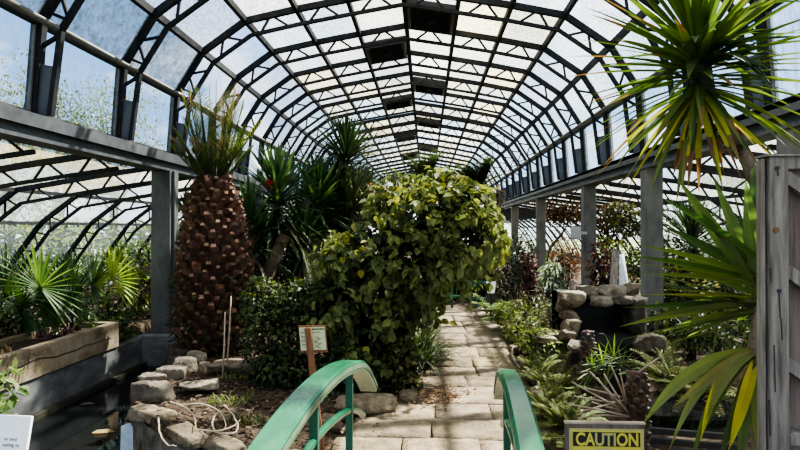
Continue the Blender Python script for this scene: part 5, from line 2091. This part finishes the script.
# box on column
p = PY(576, 233, 12.6)
t = thing('wall_box', p, 'pale grey box fixed beside the second right column', 'electrical box')
mb = MB()
mb.box((p.x - .1, 12.55, p.z - .14), (p.x + .1, 12.7, p.z + .14))
bevel(mb.build('case', BOXGREY, t), .02)
mb = MB()
mb.box((p.x - .09, 12.54, p.z - .12), (p.x + .09, 12.552, p.z + .12))
mb.box((p.x + .05, 12.6, p.z - .03), (X0 + 4.07 - .1, 12.7, p.z + .03))
mb.build('lid', BOXGREY, t)
# climbing vines and shrub fill in the right aisle edges
shrub('leafy_shrub', 'dark green shrub at the back of the right aisle behind the dracaena', 'shrub', [(PY(668, 245, 13), (.6, .5, .8)), (PY(650, 262, 12.5), (.4, .5, .5)), (PY(720, 265, 12.6), (.8, .5, .6))], V((PY(670, 300, 13).x, 13, 0)), 1300, .13, ((.02, .034, .012), (.035, .055, .02), (.07, .09, .03)), hang=.4, aspect=.45)

# ------------------------------------------------------------------ far nave plants
def far_palm(name, px, py, Y, n, L, cols, label, cat='palm', el=(.5, 1.35), grp=None):
    c = PY(px, py, Y)
    t = thing(name, (c.x, Y, 0), label, cat, grp)
    ra, lf, tr = MB(), MB(), MB()
    for i in range(n):
        ph = i * 2.39996
        e = el[0] + (el[1] - el[0]) * ((i * .37) % 1)
        frond(ra, lf, c, V((math.cos(ph) * math.cos(e), math.sin(ph) * math.cos(e), math.sin(e))), L * RND.uniform(.8, 1.1), 18, .3, cols, .5, .035, rr=.014)
    lf.build('frond', LEAF, t)
    ra.build('frond_stalk', LEAF, t)
    tr.tube([(c.x, Y, 0), (c.x, Y, c.z * .5), c], [.16, .14, .12], 10)
    tr.build('trunk', BARK, t, True)


FP = ((.025, .045, .016), (.045, .07, .022), (.07, .1, .03))
far_palm('date_palm', 427, 181, 17, 34, .95, FP, 'distant palm crown just above the top of the vine mound', 'palm', (.6, 1.4))
far_palm('date_palm', 480, 188, 15, 34, .85, ((.02, .035, .014), (.03, .05, .02)), 'distant dark palm above the right shoulder of the vine mound', 'palm', (.7, 1.4))
shrub('dry_shrub', 'brown dried foliage hanging near the right beam beyond the vine mound', 'shrub', [(PY(492, 200, 18), (.4, .4, .7)), (PY(488, 215, 18), (.4, .4, .6))], V((PY(490, 300, 18).x, 18, 0)), 600, .14, ((.12, .075, .045), (.17, .11, .07), (.08, .06, .035)), mat=DRYLEAF, aspect=.3, hang=.8)
t = shrub('flowering_shrub', 'light green shrub with orange and white blossom behind the vine mound', 'shrub', [(PY(396, 186, 12.5), (.45, .4, .3)), (PY(378, 200, 12), (.4, .4, .35))], V((PY(390, 300, 12.3).x, 12.3, 0)), 700, .12, ((.1, .15, .04), (.16, .21, .06)), aspect=.5)
mb = MB()
for px, py, cols, n in ((373, 190, ((.7, .28, .06), (.75, .4, .12)), 34), (388, 187, ((.8, .8, .78),), 40), (367, 196, ((.6, .35, .1),), 14)):
    c = PY(px, py, 11.6)
    for i in range(n):
        mb.leaf(c + rdir() * .1, rdir(), rdir(), .08, .07, pick(cols))
mb.build('blossom', FLOWER, t)
c = PY(268, 184, 10.0)
t = thing('red_flower', (PY(266, 300, 10.0).x, 10.0, .1), 'single red bloom on a stalk among the yuccas', 'flower')
mb = MB()
for i in range(30):
    mb.leaf(c + rdir() * .05, rdir(), rdir(), .09, .07, pick(((.5, .02, .02), (.35, .015, .02))))
mb.build('petal', FLOWER, t)
mb = MB()
mb.tube([(PY(266, 300, 10.0).x, 10.0, .1), c], [.015, .01], 6)
mb.build('stalk', BARK, t)
shrub('leafy_shrub', 'green shrub in the left of the nave beyond the yucca stand', 'shrub', [(PY(352, 195, 18), (1.0, .8, 1.0)), (PY(330, 230, 17), (1.0, .8, 1.2))], V((PY(340, 300, 17).x, 17, .1)), 1500, .2, ((.02, .035, .012), (.04, .06, .02), (.06, .08, .03)), hang=.4, aspect=.35)
tree_yucca('yucca', [(PY(366, 188, 14.5), (.1, -.1, 1), 70, .8, 2.2)], (PY(366, 300, 14.5).x, 14.5, .1), 'distant yucca seen between the tall crown and the vine mound', 'distant yuccas', n=40)
far_palm('date_palm', 455, 205, 22, 18, 1.3, FP, 'small far palm hidden behind the top of the vine mound', 'palm', (.3, 1.3))

# shrubs filling the far aisle left
for px, py, Y, lab in ((170, 250, 14, 'dark shrub in the left aisle behind the left column'), (135, 262, 13.5, 'mid green shrub in the left aisle beyond the yellow-green palm'), (200, 235, 16, 'dark shrub far along the left aisle behind the scaly palm')):
    shrub('aisle_shrub', lab, 'shrub', [(PY(px, py + 8, Y), (.7, .8, .8)), (PY(px + 8, py + 30, Y), (.7, .8, .6))], V((PY(px, 300, Y).x, Y, .2)), 800, .15, ((.02, .034, .012), (.04, .06, .02)) if px != 135 else ((.05, .075, .022), (.09, .12, .035)), hang=.4, aspect=.4)

# ------------------------------------------------------------------ trees outside
def tree_mesh(seed, cols, n, leaf, airy):
    r = random.Random(seed)
    tr, cr = MB(), MB()
    tr.tube([(0, 0, -.4), (.1, 0, 1.5), (0, .1, 3.0)], [.22, .17, .12], 8)
    cl = []
    for i in range(11):
        a = i * 2.4
        e = V((math.cos(a) * r.uniform(.6, 1.9), math.sin(a) * r.uniform(.6, 1.9), r.uniform(2.6, 6.4)))
        tr.tube([(0, 0, r.uniform(1.2, 2.8)), e * .6 + V((0, 0, e.z * .2)), e], [.08, .05, .02], 5)
        cl.append(e)
    for i in range(n):
        c = r.choice(cl)
        d = rdir(r)
        k = r.random() ** .5
        p = c + V((d.x * 1.25, d.y * 1.25, d.z * 1.0)) * k * airy
        if p.z < .6:
            continue
        cr.leaf(p, rdir(r), rdir(r), leaf * r.uniform(.6, 1.3), leaf * .6, jit(r.choice(cols), .25, r))
    return tr, cr


protos = []
for seed, cols, n, leaf, airy in ((3, ((.07, .085, .045), (.1, .12, .06), (.13, .15, .08)), 4200, .15, 1.0), (9, ((.13, .15, .085), (.17, .19, .11)), 3200, .12, 1.15)):
    root = bpy.data.objects.new('tree', None)
    C.objects.link(root)
    tr, cr = tree_mesh(seed, cols, n, leaf, airy)
    cr.build('crown', LEAF, root)
    tr.build('trunk', BARK, root, True)
    protos.append(root)
used = [False, False]
TR = [(0, -17.5, 9.0, .8, 'nearest leafy tree outside the left glass beside the first upright pane'), (1, -16.6, 13.5, .8, 'airy pale tree outside the left glass, second from the camera'), (0, -19.5, 19, .8, 'dense tree outside the left glass, third from the camera'),
      (1, -17.8, 23.0, .85, 'airy pale tree outside the left glass, fourth from the camera'), (0, -19.6, 29.0, .85, 'dense tree outside the left glass, fifth from the camera'), (1, -20.5, 36.0, 1.1, 'farthest pale tree outside the left glass'),
      (0, 14.0, 13.0, .7, 'low tree outside the right aisle glass behind the gate'), (1, 14.5, 20.0, .7, 'low pale tree outside the right aisle glass near the columns'), (0, 14.5, 27.0, .75, 'farthest tree outside the right aisle glass'),
      (1, -13.6, 6.4, .8, 'airy pale tree outside at the left edge of the photo')]
for k, x, y, sc, lab in TR:
    o = protos[k] if not used[k] else copy_tree(protos[k])
    used[k] = True
    o.location = (x, y, -.3)
    o.rotation_euler = (0, 0, x * 3.7 + y)
    o.scale = (sc * 1.25, sc * 1.25, sc * (1.6 if x < 0 else 1.0))
    tag(o, lab, 'tree', 'trees outside the glass')
hp = None
HD = [(-10.6, 8.0), (-10.8, 11.2), (-10.5, 14.4), (-10.9, 17.6), (-10.6, 21.0), (-10.7, 24.5), (10.6, 10.5), (10.7, 14.0), (10.5, 17.5), (10.8, 21.0), (10.6, 24.5)]
HL = ['nearest pale hedge bush outside the left aisle', 'second hedge bush outside the left aisle', 'third hedge bush outside the left aisle', 'fourth hedge bush outside the left aisle', 'fifth hedge bush outside the left aisle', 'farthest hedge bush outside the left aisle',
      'nearest hedge bush outside the right aisle', 'second hedge bush outside the right aisle', 'third hedge bush outside the right aisle', 'fourth hedge bush outside the right aisle', 'farthest hedge bush outside the right aisle']
for (x, y), lab in zip(HD, HL):
    if hp is None:
        hp = thing('hedge_bush', (0, 0, 0), lab, 'bush', 'bushes outside the glass')
        mb = MB()
        blob(mb, [(V((0, 0, 1.0)), (.9, 1.7, 1.0)), (V((.1, .6, 1.7)), (.7, .9, .7)), (V((0, -.8, 1.5)), (.7, .8, .7))], 1700, .2, ((.09, .12, .04), (.14, .17, .06), (.18, .2, .08)), .3, darkn=.2, dark=(.03, .04, .015))
        mb.build('foliage', LEAF, hp)
        stems([(V((0, 0, 1.0)), (.9, 1.7, 1.0))], (0, 0, -.3), 5, .04).build('stem', BARK, hp, True)
        o = hp
    else:
        o = copy_tree(hp)
    o.location = (x, y, -.1)
    o.rotation_euler = (0, 0, 0 if (y * 10) % 2 < 1 else PI)
    tag(o, lab, 'bush', 'bushes outside the glass')

# ------------------------------------------------------------------ sky and sun
w = bpy.data.worlds.new('sky')
bpy.context.scene.world = w
w.use_nodes = True
nt = w.node_tree
nt.nodes.clear()
out = nt.nodes.new('ShaderNodeOutputWorld')
bg = nt.nodes.new('ShaderNodeBackground')
tc = nt.nodes.new('ShaderNodeTexCoord')
sep = nt.nodes.new('ShaderNodeSeparateXYZ')
nt.links.new(tc.outputs['Generated'], sep.inputs[0])
grad = ramp(nt, [(0.0, (.5, .62, .74)), (.15, (.27, .47, .78)), (.7, (.13, .3, .68))])
nt.links.new(sep.outputs['Z'], grad.inputs['Fac'])
mp = nt.nodes.new('ShaderNodeMapping')
mp.inputs['Scale'].default_value = (1, 1, 1.8)
nt.links.new(tc.outputs['Generated'], mp.inputs[0])
nz = N(nt, 'ShaderNodeTexNoise', Scale=2.4, Detail=8.0, Roughness=0.6)
nt.links.new(mp.outputs[0], nz.inputs['Vector'])
cr = ramp(nt, [(.5, (0, 0, 0)), (.64, (1, 1, 1))])
nt.links.new(nz.outputs['Fac'], cr.inputs['Fac'])
mx = N(nt, 'ShaderNodeMix', data_type='RGBA')
nt.links.new(cr.outputs['Color'], mx.inputs[0])
nt.links.new(grad.outputs['Color'], mx.inputs[6])
mx.inputs[7].default_value = (1.15, 1.17, 1.2, 1)
nt.links.new(mx.outputs[2], bg.inputs['Color'])
bg.inputs['Strength'].default_value = SKY_STRENGTH = 1.15
nt.links.new(bg.outputs[0], out.inputs[0])

sd = bpy.data.lights.new('sun', 'SUN')
sd.energy = 22.0
sd.angle = math.radians(1.2)
sd.color = (1.0, .95, .86)
so = bpy.data.objects.new('sun', sd)
C.objects.link(so)
so.rotation_euler = V((-.5, -.42, -.85)).to_track_quat('-Z', 'Y').to_euler()
so.location = (8, 12, 20)

sc = bpy.context.scene
sc.cycles.max_bounces = 8
sc.cycles.transparent_max_bounces = 16
sc.cycles.transmission_bounces = 6
sc.cycles.diffuse_bounces = 4
sc.cycles.sample_clamp_indirect = 8.0
sc.view_settings.view_transform = 'AgX'
sc.view_settings.look = 'AgX - Medium High Contrast'
sc.view_settings.exposure = 1.0
